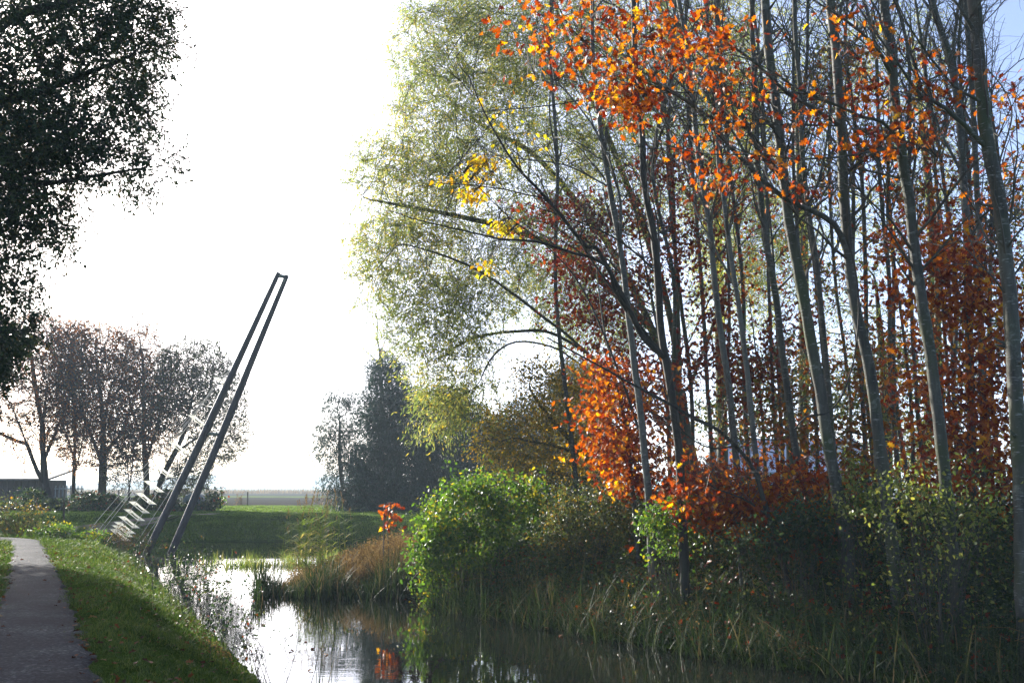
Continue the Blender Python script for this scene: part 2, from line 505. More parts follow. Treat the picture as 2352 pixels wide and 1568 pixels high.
# path
wdt = .5 - .1 * np.clip((pc[:, 1] - 14) / 14, 0, 1) + .02 * np.sin(np.arange(len(pc)) * .9) + .02 * np.sin(np.arange(len(pc)) * 2.3)
cols = []
for q, dz in ((-1.0, -.012), (-.82, .03), (0, .045), (.82, .03), (1.0, -.012)):
    p2 = pc + pn * (q * wdt + (0.035 * rng.normal(size=len(pc)) + .03 * np.sin(np.arange(len(pc)) * 1.7 + q) if abs(q) == 1 else 0))[:, None]
    cols.append(np.column_stack([p2, height(p2[:, 0], p2[:, 1]) + dz + .012]))
pv = np.stack(cols, 1)
n0 = len(pc)
pi = (np.arange(n0 - 1)[:, None] * 5 + np.arange(4)[None]).reshape(-1, 1)


def path_material():
    m, nt, out = M('fine_gravel')
    L = nt.links.new
    tc = N(nt, 'ShaderNodeTexCoord')
    n1 = N(nt, 'ShaderNodeTexNoise', i_Scale=1.2, i_Detail=6.0); L(tc.outputs['Object'], n1.inputs['Vector'])
    vo = N(nt, 'ShaderNodeTexVoronoi', i_Scale=38.0); L(tc.outputs['Object'], vo.inputs['Vector'])
    n5 = N(nt, 'ShaderNodeTexNoise', i_Scale=16.0, i_Detail=8.0, i_Roughness=.8); L(tc.outputs['Object'], n5.inputs['Vector'])
    av = N(nt, 'ShaderNodeMath', operation='MULTIPLY_ADD'); L(n5.outputs['Fac'], av.inputs[0]); av.inputs[1].default_value = 1.1; av.inputs[2].default_value = -.55
    a2 = N(nt, 'ShaderNodeMath', operation='ADD'); L(av.outputs[0], a2.inputs[0]); L(n1.outputs['Fac'], a2.inputs[1])
    c1 = ramp(nt, [(.25, (.009, .011, .015)), (.55, (.026, .03, .037)), (.8, (.075, .077, .08))], a2.outputs[0])
    c2 = ramp(nt, [(.0, (.3, .3, .3)), (.7, (1.0, 1.0, 1.0)), (.9, (2.6, 2.5, 2.3))], vo.outputs['Color'])
    mu = N(nt, 'ShaderNodeMix', data_type='RGBA', blend_type='MULTIPLY'); mu.inputs[0].default_value = 1
    L(c1, mu.inputs[6]); L(c2, mu.inputs[7])
    bs = N(nt, 'ShaderNodeBsdfPrincipled', i_Roughness=.95); bs.inputs['Specular IOR Level'].default_value = .08
    L(mu.outputs[2], bs.inputs['Base Color'])
    bp = N(nt, 'ShaderNodeBump', i_Strength=.8, i_Distance=.012); L(vo.outputs['Distance'], bp.inputs['Height']); L(bp.outputs[0], bs.inputs['Normal'])
    L(bs.outputs[0], out.inputs['Surface'])
    return m


tag(MB().add(pv.reshape(-1, 3), np.hstack([pi, pi + 1, pi + 6, pi + 5])).build('path', path_material(), smooth=True), kind='structure')

# earth track along the top of the far bank
tk = crv(np.array([G(-200, 1186, .42), G(60, 1186, .42), G(200, 1184, .42), G(330, 1183, .42), G(420, 1181, .42), G(500, 1178, .42)]), 1.0)
tv = np.stack([np.column_stack([tk[:, :2] + [0, o], height(tk[:, 0], tk[:, 1] + o) + .05]) for o in (-.7, .7)], 1)
ti = (np.arange(len(tk) - 1) * 2)[:, None]
tag(MB().add(tv.reshape(-1, 3), np.hstack([ti, ti + 1, ti + 3, ti + 2])).build('track', flat_mat('track_earth', (.12, .085, .06), (.2, .16, .12), scale=2.0, rough=.9), smooth=True), kind='structure')


# ------------------------------------------------------------------ trees
def colonize(init, par0, att, step, kill, iters=90, trop=(0, 0, .1), jit=.12, cap=9000):
    nodes = np.zeros((cap + 4000, 3)); par = np.full(cap + 4000, -1); kids = np.zeros(cap + 4000, int)
    n = len(init)
    nodes[:n] = init; par[:n] = par0
    att = np.array(att)

    def near_of(A, Nn):
        d2 = (A ** 2).sum(1)[:, None] + (Nn ** 2).sum(1)[None] - 2 * A @ Nn.T
        j = d2.argmin(1)
        return j, np.sqrt(np.maximum(d2[np.arange(len(A)), j], 0))
    off = att.mean(0)
    near, dist = near_of(att - off, nodes[:n] - off)
    trop = np.array(trop)
    for it in range(iters):
        if len(att) == 0 or n > cap: break
        d = nrm(att - nodes[near])
        u, inv = np.unique(near, return_inverse=True)
        acc = np.zeros((len(u), 3))
        np.add.at(acc, inv, d)
        new = nodes[u] + step * nrm(nrm(acc) + trop + jit * rng.normal(size=(len(u), 3)))
        k = len(new)
        nodes[n:n + k] = new; par[n:n + k] = u
        kids[u] += 1
        j, dd = near_of(att - off, new - off)
        b = dd < dist
        near = np.where(b, n + j, near); dist = np.where(b, dd, dist)
        n += k
        keep = (dist > kill) & (kids[near] < 5)
        att, near, dist = att[keep], near[keep], dist[keep]
    return nodes[:n].copy(), par[:n].copy()


def skeleton(nodes, par, r_tip, r_root, ex=2.1):
    n = len(nodes)
    acc = np.zeros(n); has = np.zeros(n, bool)
    for i in range(n - 1, -1, -1):
        if not has[i]: acc[i] = 1
        p = par[i]
        if p >= 0:
            acc[p] += acc[i]; has[p] = True
    q = acc ** (1 / ex)
    r = r_tip + (r_root - r_tip) * (q - 1) / max(q[0] - 1, 1e-6)
    return acc, r


def limbs_mesh(mb, nodes, par, r, acc, min_r=0.0, big=7):
    n = len(nodes)
    ch = [[] for _ in range(n)]
    for i in range(n):
        if par[i] >= 0: ch[par[i]].append(i)
    stack = [(i, None) for i in range(n) if par[i] < 0]
    while stack:
        i, p = stack.pop()
        c = [] if p is None else [p]
        cur = i
        while True:
            c.append(cur)
            k = ch[cur]
            if not k: break
            k = sorted(k, key=lambda q: -acc[q])
            for o in k[1:]: stack.append((o, cur))
            cur = k[0]
        if len(c) < 2: continue
        rr = r[c].copy()
        if p is not None: rr[0] = rr[1]
        if rr.max() < min_r: continue
        pts = nodes[c].copy()
        if len(pts) > 3:
            pts[1:-1] = pts[1:-1] * .5 + .25 * (pts[:-2] + pts[2:])
        sd = 8 if rr.max() > .09 else (big - 2 if rr.max() > .035 else 3)
        tube(mb, pts, rr, sd)


def ell(es, d, dens=1.0):
    """points filling ellipsoids given as (px, py, rx, ry, depth shift, depth radius, n)"""
    out = []
    for e in es:
        px, py, rx, ry, dd, rd, n = e
        D = d + dd
        q = nrm(rng.normal(size=(int(n * dens), 3))) * (rng.random((int(n * dens), 1)) ** (1 / 2.6))
        c = P(px, py, D)
        out.append(c + q * np.array([rx * D / F, rd, ry * D / F]))
    return np.concatenate(out)


def px_line(pts, d, dd=0.0):
    """image polyline standing at depth d, drifting dd metres in depth towards its end"""
    k = np.linspace(0, 1, len(pts))
    return np.array([P(x, y, d + dd * t) for (x, y), t in zip(pts, k)])


def to_ground(pts, sink=.25):
    """run a trunk down to the soil below its first point"""
    p = pts[0]
    z = float(height(p[0], p[1])) - sink
    if p[2] > z + .1:
        dirn = pts[0] - pts[1]
        s = (z - p[2]) / min(dirn[2], -.05)
        dx = np.clip(dirn * s, -1.0, 1.0)
        b = np.array([p[0] + dx[0] * .7, p[1] + dx[1] * .7, z])
        return np.vstack([b, pts])
    return pts


def prisms(mb, A, B, r0, r1):
    """many thin three-sided twigs at once"""
    n = len(A)
    if n == 0: return
    t = nrm(B - A)
    a = nrm(np.cross(t, rng.normal(size=(n, 3))))
    b = np.cross(t, a)
    v = []
    for base, r in ((A, r0), (B, r1)):
        for q in (0, 2.094, 4.189):
            v.append(base + (a * math.cos(q) + b * math.sin(q)) * r)
    v = np.stack(v, 1)
    i = np.arange(n)[:, None] * 6
    mb.add(v.reshape(-1, 3), np.concatenate([i + np.array([0, 1, 4, 3]), i + np.array([1, 2, 5, 4]), i + np.array([2, 0, 3, 5])]))


def crown_tree(name, label, cat, stems, att, r_root, leafkind, leafmat, barkmat, size, per=5, step=.3, kill=.35, spread=.12, tip=.006,
               droop=.4, thin=3, trop=(0, 0, .1), jit=.14, group=None, min_r=0.0, iters=90, keep=1.0, ex=1.7, spray=None, twr=.003, twfrac=.5, along=.6):
    """stems: list of world polylines, first one is the trunk from the ground; the rest start at their nearest point on earlier ones"""
    init, par0 = [], []
    for k, s in enumerate(stems):
        c = crv(s, step)
        if k == 0:
            par0 += list(range(-1, len(c) - 1)); init += list(c)
        else:
            A = np.array(init)
            j = int(np.argmin(((A - c[0]) ** 2).sum(1)))
            b = len(init)
            par0 += [j] + list(range(b, b + len(c) - 1)); init += list(c)
    nodes, par = colonize(np.array(init), np.array(par0), att, step, kill, iters=iters, trop=trop, jit=jit)
    acc, r = skeleton(nodes, par, tip, r_root, ex)
    base = nodes[0].copy()
    o = thing(name, base, label, cat, group)
    mb = MB()
    limbs_mesh(mb, nodes, par, r, acc, min_r)
    sel = np.where((acc <= thin) & (np.arange(len(nodes)) >= len(init)))[0]
    if keep < 1: sel = sel[rng.random(len(sel)) < keep]
    if spray:
        # each thin shoot carries a few short drooping sprays, leaves set along them
        ln, k, nl, sag = spray
        S = np.repeat(sel, k)
        d = nrm(nodes[S] - nodes[np.maximum(par[S], 0)])
        d = nrm(d * along + rng.normal(size=d.shape) * .8)
        L = ln * rng.uniform(.5, 1.2, (len(S), 1))
        mid = nodes[S] + d * L * .5 - [0, 0, 1] * L * sag * .2
        end = nodes[S] + d * L - [0, 0, 1] * L * sag
        q = rng.random(len(S)) < twfrac
        prisms(mb, nodes[S][q], mid[q], twr, twr * .7); prisms(mb, mid[q], end[q], twr * .7, twr * .4)
        U = rng.random((len(S), nl, 1)) * .95 + .08
        a0, m0, e0 = nodes[S][:, None], mid[:, None], end[:, None]
        C = (1 - U) ** 2 * a0 + 2 * U * (1 - U) * m0 + U * U * e0 + rng.normal(size=(len(S), nl, 3)) * spread
        C = C.reshape(-1, 3)
        d = np.repeat(nrm(end - nodes[S]), nl, 0)
    else:
        L = np.repeat(sel, per)
        d = nrm(nodes[L] - nodes[np.maximum(par[L], 0)])
        C = nodes[L] - d * step * rng.random((len(L), 1)) + rng.normal(size=(len(L), 3)) * spread
    mb.build('trunk', barkmat, o, smooth=True)
    mb = MB()
    leaves(mb, C, size, leafkind, axis=d * .8, droop=droop)
    mb.build('crown', leafmat, o)
    print(name, len(att), len(nodes), len(sel), len(C))
    return o, nodes, par, acc


TOTAL = []

# ---- big willow behind the wood
wd = 29.0
W0 = to_ground(px_line([(1600, 1150), (1575, 1040), (1555, 900), (1560, 780)], wd))
ws = [W0,
      px_line([(1570, 1050), (1500, 950), (1430, 870), (1366, 826), (1300, 766), (1257, 735), (1200, 690), (1130, 640), (1085, 613), (1000, 580), (910, 556)], wd, -2.5),
      px_line([(1560, 1000), (1480, 930), (1400, 880), (1340, 843), (1280, 800), (1205, 783), (1165, 790), (1125, 825), (1100, 880)], wd, -3.5),
      px_line([(1380, 830), (1270, 765), (1200, 760), (1110, 770), (1040, 800), (980, 860)], wd - 1.5, 2),
      px_line([(1555, 900), (1500, 760), (1420, 600), (1330, 470), (1220, 350), (1110, 290), (1000, 200)], wd, 2.5),
      px_line([(1557, 820), (1520, 650), (1450, 450), (1370, 250), (1300, 80), (1240, -80)], wd, 1),
      px_line([(1560, 780), (1550, 560), (1540, 350), (1500, 120), (1470, -100)], wd, -1.5),
      px_line([(1580, 900), (1640, 740), (1690, 560), (1720, 350), (1740, 120), (1760, -100)], wd, 1.5),
      px_line([(1590, 950), (1700, 860), (1790, 770), (1835, 715)], wd, 1.0),
      px_line([(1575, 800), (1660, 640), (1760, 560), (1830, 520)], wd, 2.0),
      px_line([(1500, 760), (1380, 640), (1260, 560), (1150, 520), (1020, 490), (830, 455)], wd, -1)]
we = [(1180, 40, 250, 190, 0, 3.2, 300), (1070, 250, 190, 160, 0, 3, 260), (985, 420, 175, 130, 0, 2.8, 260), (980, 590, 150, 120, -.5, 2.6, 220),
      (1040, 740, 135, 105, -1, 2.2, 190), (1050, 880, 105, 100, -2, 1.6, 150), (1330, 300, 250, 330, 0, 3.5, 330), (1230, 600, 170, 150, 0, 2.6, 190),
      (1560, 230, 230, 330, .5, 3.4, 260), (1720, 560, 150, 200, 1, 2.6, 120), (1080, 100, 150, 160, 0, 2, 150), (1420, 700, 100, 140, 1, 2, 60), (880, 400, 95, 85, 0, 1.6, 70), (870, 530, 85, 70, 0, 1.5, 60), (870, 640, 80, 70, -.5, 1.5, 60), (930, 760, 60, 60, -.8, 1.3, 45), (960, 120, 70, 140, 0, 1.8, 50),
      (1020, 940, 60, 60, -2, 1.2, 50), (1330, 740, 90, 60, 1, 1.5, 40)]
crown_tree('willow_tree', 'large spreading willow with yellow-green leaves and arching limbs at the wood edge', 'tree', ws, ell(we, wd, 2.2), .31, 'lance', MAT['willow'], MAT['bark_willow'],
           .13, step=.27, kill=.26, spread=.07, tip=.006, droop=.5, thin=4, trop=(0, 0, .02), jit=.25, spray=(.8, 3, 13, .12), ex=1.4, along=1.3, twr=.006, twfrac=1)

# ---- ochre willow bush in front of it
od = 25.5
o0 = to_ground(px_line([(1420, 1130), (1390, 1095)], od))
osn = [o0, px_line([(1390, 1095), (1340, 1050), (1280, 1025), (1210, 1012)], od, -.8), px_line([(1370, 1075), (1300, 1000), (1240, 930), (1210, 880)], od, .5),
       px_line([(1390, 1095), (1400, 1000), (1390, 900)], od, .7), px_line([(1400, 1110), (1300, 1090), (1220, 1080)], od, -.6)]
oe = [(1190, 1005, 100, 75, 0, 1.3, 170), (1280, 930, 100, 80, .3, 1.3, 170), (1340, 1040, 90, 80, 0, 1.2, 130), (1360, 890, 90, 70, .5, 1.0, 110), (1220, 1075, 110, 45, -.3, 1, 110), (1140, 1040, 50, 50, 0, 1, 50), (1250, 860, 90, 40, .8, 1, 60)]
crown_tree('willow_bush', 'ochre-leaved willow bush with low bent limbs behind the bright green shrub', 'shrub', osn, ell(oe, od, 1.8), .12, 'small', MAT['ochre'], MAT['bark_willow'],
           .075, spray=(.4, 3, 9, .2), step=.22, kill=.24, spread=.15, tip=.005, droop=.3, thin=4, jit=.2)

# ---- evergreens on the far bank
ed = 60.0


def evergreen(label, bx, es, d, r, per=40, cat='tree', n='evergreen_tree', kp=1.0, thin=5, sz=.22):
    b = P(bx, 1162, d); b[2] = float(height(b[0], b[1])) - .2
    top = min(es, key=lambda e: e[1] - e[3])
    t = P(top[0], top[1] + top[3] * .7, d)
    mid = (b + t) / 2 + rng.normal(size=3) * .2
    return crown_tree(n, label, cat, [np.array([b, mid, t])], ell(es, d, 4.6), r, 'lance', MAT['ever'], MAT['bark_dark'], sz, spray=(.8, 3, max(6, per * 2 // 3), .55), step=.4, kill=.37, spread=.13, tip=.01,
                      droop=.7, thin=thin, trop=(0, 0, .1), jit=.25, keep=kp)


evergreen('slim dark evergreen with see-through branches, at the open field side of the clump', 800,
          [(780, 935, 40, 55, 0, 1.2, 60), (775, 1010, 55, 60, 0, 1.5, 80), (800, 1085, 60, 60, 0, 1.6, 90), (830, 1140, 75, 35, 0, 1.6, 80)], ed - 1, .16, per=26, kp=.8)
evergreen('tall dense dark evergreen in the middle of the clump beyond the canal', 910,
          [(890, 860, 45, 55, 0, 1.4, 90), (900, 950, 80, 90, 0, 2, 220), (905, 1050, 100, 90, 0, 2.2, 260), (900, 1130, 115, 50, 0, 2.2, 190)], ed + 1, .28, per=40)
evergreen('broad blackish evergreen of the clump, half hidden by the willow', 1040,
          [(1030, 960, 75, 80, 0, 2, 190), (1040, 1060, 90, 80, 0, 2.2, 220), (1030, 1130, 100, 50, 0, 2, 170), (1110, 1030, 60, 90, 0, 2, 150), (1120, 1110, 70, 70, 0, 2, 130)], ed + 2.5, .26, per=40)
evergreen('distant evergreen showing through the gap below the willow', 1330,
          [(1330, 890, 75, 70, 0, 2, 150), (1330, 1000, 100, 90, 0, 2.4, 180), (1320, 1090, 110, 70, 0, 2.2, 160), (1220, 1010, 90, 110, 0, 2.2, 170), (1160, 1080, 90, 80, 0, 2.2, 130)], ed + 6, .25, per=34)
# a bare-topped tree rising out of the clump
bt = P(870, 1160, ed + 4); bt[2] = .1
crown_tree('bare_tree', 'thin half-bare tree whose twigs rise above the dark evergreens', 'tree', [np.vstack([bt, px_line([(880, 980), (876, 900), (872, 860)], ed + 4)])],
           ell([(865, 770, 45, 70, 0, 1.6, 60), (835, 800, 45, 30, 0, 1, 25), (900, 800, 60, 60, 0, 1.5, 50), (810, 870, 25, 20, 0, 1, 12)], ed + 4), .12, 'small', MAT['russet'], MAT['twig'], .1, per=2, step=.4,
           kill=.45, tip=.012, keep=.6)

# ---- autumn trees on the far bank, behind the sculpture
ld = 62.0


def far_tree(label, stem, es, r, mat, per, d=ld, sz=.125, keep=1.0, kind='lobed', thin=4, group=None):
    s = px_line(stem[0], d); s[0][2] = float(height(s[0][0], s[0][1])) - .15
    return crown_tree('autumn_tree', label, 'tree', [s] + [px_line(q, d, rng.normal() * .8) for q in stem[1:]], ell([(e[0], e[1] - 6, e[2] * 1.3, e[3] * 1.28, e[4], e[5], e[6]) for e in es], d, 4.2), r * .78, kind, MAT[mat], MAT['bark_dark'], sz, spray=(.8, 3, max(2, per // 4), -.05), twr=.017, twfrac=1, step=.32, kill=.27,
                      spread=.10, tip=.012, droop=.3, thin=thin, trop=(0, 0, .12), jit=.2, keep=keep)


far_tree('half-bare leaning tree with a forked dark trunk beside the wooden shed',
         [[(124, 1168), (106, 1120), (100, 1060), (98, 980), (110, 880)], [(112, 1130), (85, 1080), (62, 1020), (30, 940)], [(100, 1060), (140, 960), (180, 850)], [(98, 980), (80, 880), (70, 800)], [(62, 1020), (10, 1000), (-50, 960)]],
         [(60, 860, 110, 110, 0, 2.6, 190), (110, 800, 90, 70, 0, 2.2, 110), (30, 960, 90, 90, 0, 2.2, 110), (-60, 900, 80, 120, 0, 2.2, 70), (150, 900, 60, 90, 0, 2, 70), (40, 780, 80, 60, 0, 2, 70), (-20, 850, 80, 90, 0, 2, 80)], .34, 'russet', 9)
far_tree('dense russet tree on a thick dark trunk, in the middle of the far group',
         [[(234, 1160), (236, 1080), (238, 1000), (250, 900)], [(236, 1070), (210, 1000), (180, 920)], [(238, 1040), (275, 1000), (300, 940)], [(238, 1000), (230, 900), (220, 820)]],
         [(220, 850, 95, 85, 0, 2.6, 200), (195, 930, 80, 80, 0, 2.4, 160), (265, 930, 80, 90, 0, 2.4, 170), (230, 1010, 110, 60, 0, 2.2, 130)], .33, 'russet', 15)
far_tree('slim russet tree with a narrow crown between the dense russet tree and the shed tree',
         [[(168, 1160), (170, 1080), (172, 980), (168, 880)], [(170, 1090), (188, 1020), (196, 940)], [(172, 1060), (150, 990), (130, 930)]],
         [(165, 850, 55, 100, 0, 1.8, 110), (160, 960, 60, 90, 0, 1.8, 90)], .17, 'russet', 8, d=ld + 2)
far_tree('orange-brown tree with many upright twigs at the top of the far group',
         [[(338, 1160), (336, 1090), (330, 1000), (325, 880)], [(336, 1060), (360, 980), (375, 900)], [(332, 1020), (300, 930), (285, 840)], [(330, 960), (330, 860), (320, 770)]],
         [(310, 820, 60, 75, 0, 2, 120), (345, 890, 75, 80, 0, 2.2, 170), (330, 980, 75, 70, 0, 2.2, 120), (370, 960, 50, 80, 0, 2, 80)], .25, 'russet', 10, d=ld + 1)
far_tree('green-leaved tree with a crooked leaning trunk, farthest right of the far group',
         [[(366, 1160), (366, 1115), (385, 1070), (420, 1000), (445, 900)], [(372, 1095), (345, 1040), (340, 980)], [(400, 1040), (460, 1000), (510, 960)], [(430, 970), (480, 900), (490, 840)], [(372, 1105), (420, 1085), (450, 1080)]],
         [(450, 850, 70, 60, 0, 2.2, 170), (420, 930, 70, 70, 0, 2.4, 150), (500, 930, 60, 80, 0, 2.2, 140), (540, 1000, 32, 55, 0, 1.4, 60), (430, 1090, 45, 50, 0, 1.6, 80), (490, 1030, 50, 40, 0, 1.6, 60)], .24, 'far_green', 14)
far_tree('small leafy sapling with twin thin stems, standing in the gap of the far group',
         [[(298, 1160), (296, 1110), (290, 1060)], [(297, 1120), (305, 1060), (308, 1020)]], [(295, 1040, 30, 50, 0, 1, 60), (310, 1090, 30, 30, 0, 1, 30), (270, 1090, 25, 35, 0, 1, 30)], .07, 'far_green', 5, d=ld - 1)

# scrub along the foot of that group: nobody could count it
mb, sb = MB(), MB()
n = 15000
sx = rng.uniform(-31, -17.6, n); sy = ld - 1.5 + rng.normal(size=n) * .9
hm = .55 + .35 * np.sin(sx * 1.7) + .25 * np.sin(sx * 3.9 + 1)
C = np.column_stack([sx, sy, height(sx, sy) + rng.random(n) ** .8 * np.clip(hm, .15, 1.2) * 1.25])
leaves(mb, C, .16, 'small', droop=.1)
tag(mb.build('scrub', MAT['bramble']), kind='stuff')

# ---- shed on the far left
sd = 64.0
c = P(30, 1162, sd); c[2] = float(height(c[0], c[1]))
shed = thing('wooden_shed', c, 'weathered wooden shed with a low grey roof behind the yellow scrub', 'shed')
MAT['plank'] = flat_mat('weathered_plank', (.05, .042, .035), (.12, .10, .085), scale=3.0, rough=.85, stretch=(9, 9, .4), bump=.5)
MAT['roof'] = flat_mat('shed_roof', (.09, .09, .09), (.17, .165, .155), scale=5.0, rough=.8)
mb = MB()
for k in range(30):
    box(mb, c + [-3.9 + k * .2, 0, .95], [.185, .05 + .02 * (k % 2), 1.9])
box(mb, c + [1.95, 1.5, .95], [.06, 2.9, 1.9]); box(mb, c + [-4.05, 1.5, .95], [.06, 2.9, 1.9])
mb.build('wall', MAT['plank'], shed)
mb = MB()
rv = [c + [-4.4, -.4, 1.86], c + [2.3, -.4, 1.86], c + [2.3, 3.3, 2.5], c + [-4.4, 3.3, 2.5]]
mb.add(np.array(rv + [q + [0, 0, .12] for q in rv]), np.array([[0, 3, 2, 1], [4, 5, 6, 7], [0, 1, 5, 4], [1, 2, 6, 5], [2, 3, 7, 6], [3, 0, 4, 7]]))
mb.build('roof', MAT['roof'], shed)
mb = MB()
for k in range(8): box(mb, c + [2.35 + k * .24, .6, .8], [.06, .04, 1.5])
box(mb, c + [3.2, .64, 1.35], [1.9, .04, .08]); box(mb, c + [3.2, .64, .35], [1.9, .04, .08])
fe = mb.build('picket_fence', flat_mat('pale_picket', (.3, .33, .33), (.45, .48, .47), rough=.7))
tag(fe, 'pale slatted fence between the shed and the leaning trunk', 'fence')

# ---- dark leaning foreground tree, left
pd = 16.5
pb = np.array([-12.2, 17.2, -.2])
ps = [np.vstack([pb, [-12.0, 17.0, 3.0], [-11.6, 16.8, 6.5], [-11.2, 16.6, 10.5]]),
      np.array([[-12.0, 17.0, 3.2], P(-120, 640, pd), P(-20, 600, pd), P(40, 590, pd)]), np.array([[-11.8, 16.9, 4.8], P(-60, 430, pd), P(120, 420, pd), P(240, 400, pd), P(370, 380, pd)]),
      np.array([[-11.6, 16.8, 6.4], P(-40, 260, pd), P(120, 200, pd), P(300, 130, pd)]), np.array([[-11.5, 16.8, 7.6], P(0, 60, pd), P(180, 0, pd), P(330, -60, pd)]),
      np.array([[-12.0, 17.0, 3.0], P(-140, 760, pd), P(-40, 760, pd), P(60, 760, pd)])]
pe = [(40, 250, 150, 300, 0, 2.2, 520), (240, 110, 130, 130, 0, 1.5, 230), (330, 50, 75, 85, 0, 1, 90), (190, 330, 130, 95, 0, 1.4, 210), (375, 372, 55, 22, -.2, .5, 30), (350, 210, 35, 18, 0, .3, 12), (330, 290, 40, 20, 0, .4, 14), (390, 30, 35, 25, 0, .4, 14), (60, 490, 75, 90, 0, 1.4, 130),
      (20, 630, 48, 75, 0, 1, 70), (45, 752, 48, 38, 0, .8, 50), (0, 830, 22, 40, 0, .6, 30), (310, 432, 42, 12, .2, .4, 18), (140, 572, 36, 14, .3, .4, 16), (300, 240, 50, 60, 0, .8, 50),
      (-230, 250, 200, 420, 0, 2.6, 420), (-200, 700, 150, 150, 0, 1.8, 200), (-260, 880, 170, 130, 0, 1.8, 220), (-330, 1010, 130, 80, .5, 1.5, 110), (80, -120, 260, 120, 0, 2.4, 300), (-60, 520, 90, 160, 1.2, 1.2, 160), (-20, 330, 110, 200, 1.5, 1.5, 200)]
crown_tree('oak_tree', 'dark-leaved oak beside the path, reaching in from the frame edge', 'tree', ps, ell(pe, pd, 2.3), .24, 'lobed', MAT['park'], MAT['bark_dark'], .074, spray=(.5, 2, 13, .12), twr=.005, twfrac=1, along=.9, step=.16, kill=.16,
           spread=.035, tip=.004, droop=.3, thin=4, jit=.2, trop=(0, 0, .03))

qd = 23.0  # mostly unseen oak put in to shade the path
crown_tree('oak_tree', 'second dark oak added further along to shade the path, only its low leafy branch ends in the picture', 'tree',
           [np.array([[-17.5, 24.5, -.2], [-17.2, 24.2, 3.0], [-16.8, 24.0, 6.5], [-16.4, 23.8, 10.0]]), np.array([[-17.3, 24.3, 2.4], P(-250, 820, qd), P(-60, 770, qd), P(40, 750, qd)]), np.array([[-17.2, 24.2, 3.2], P(-200, 660, qd), P(-60, 640, qd)])],
           ell([(-160, 700, 130, 200, 0, 2.0, 330), (-300, 560, 250, 260, 0, 2.4, 330), (-240, 900, 160, 110, 0, 2, 200), (-170, 930, 95, 130, 0, 2, 200), (-230, 760, 180, 190, 7, 2.4, 260), (-120, 800, 70, 150, 3, 1.6, 120), (10, 775, 50, 35, 0, 1, 40), (-30, 850, 40, 40, 0, 1, 40), (-330, 300, 200, 200, 0, 2.2, 200)], qd, 2.0), .25, 'lobed', MAT['park'], MAT['bark_dark'], .15,
           spray=(.4, 3, 8, .1), step=.24, kill=.24, spread=.06, tip=.005, droop=.3, thin=4, jit=.2, trop=(0, 0, .03))

# ------------------------------------------------------------------ the wood on the right bank
def twigs_on(mb, pts, rad, n, length, up=.5, tw=.012, side=None):
    """side branches with a few forks along the given limb"""
    ends = []
    m = len(pts)
    tan = nrm(np.gradient(pts, axis=0))
    for _ in range(n):
        i = int(rng.uniform(.15, 1.0) * (m - 1))
        d = rng.normal(size=3); d[2] = abs(d[2]) * .6 + up
        if side is not None: d = d + np.array(side)
        d = nrm(d + tan[i] * .8)
        L = length * rng.uniform(.4, 1.2)
        k = 6
        p = [pts[i]]
        for s in range(k):
            d = nrm(d + rng.normal(size=3) * .16 + [0, 0, .03])
            p.append(p[-1] + d * L / k)
        p = np.array(p)
        r0 = min(rad[i] * .5, tw * (1 + L * .5))
        tube(mb, p, np.linspace(r0, .003, k + 1), 4)
        ends.append(p)
        for _f in range(4):
            j = rng.integers(1, k)
            dd = nrm(d + rng.normal(size=3) * .55)
            q = [p[j]]
            for s in range(4):
                dd = nrm(dd + rng.normal(size=3) * .18)
                q.append(q[-1] + dd * L * .14)
            q = np.array(q)
            tube(mb, q, np.linspace(max(r0 * .45, .004), .0025, 5), 3)
            ends.append(q)
    return ends


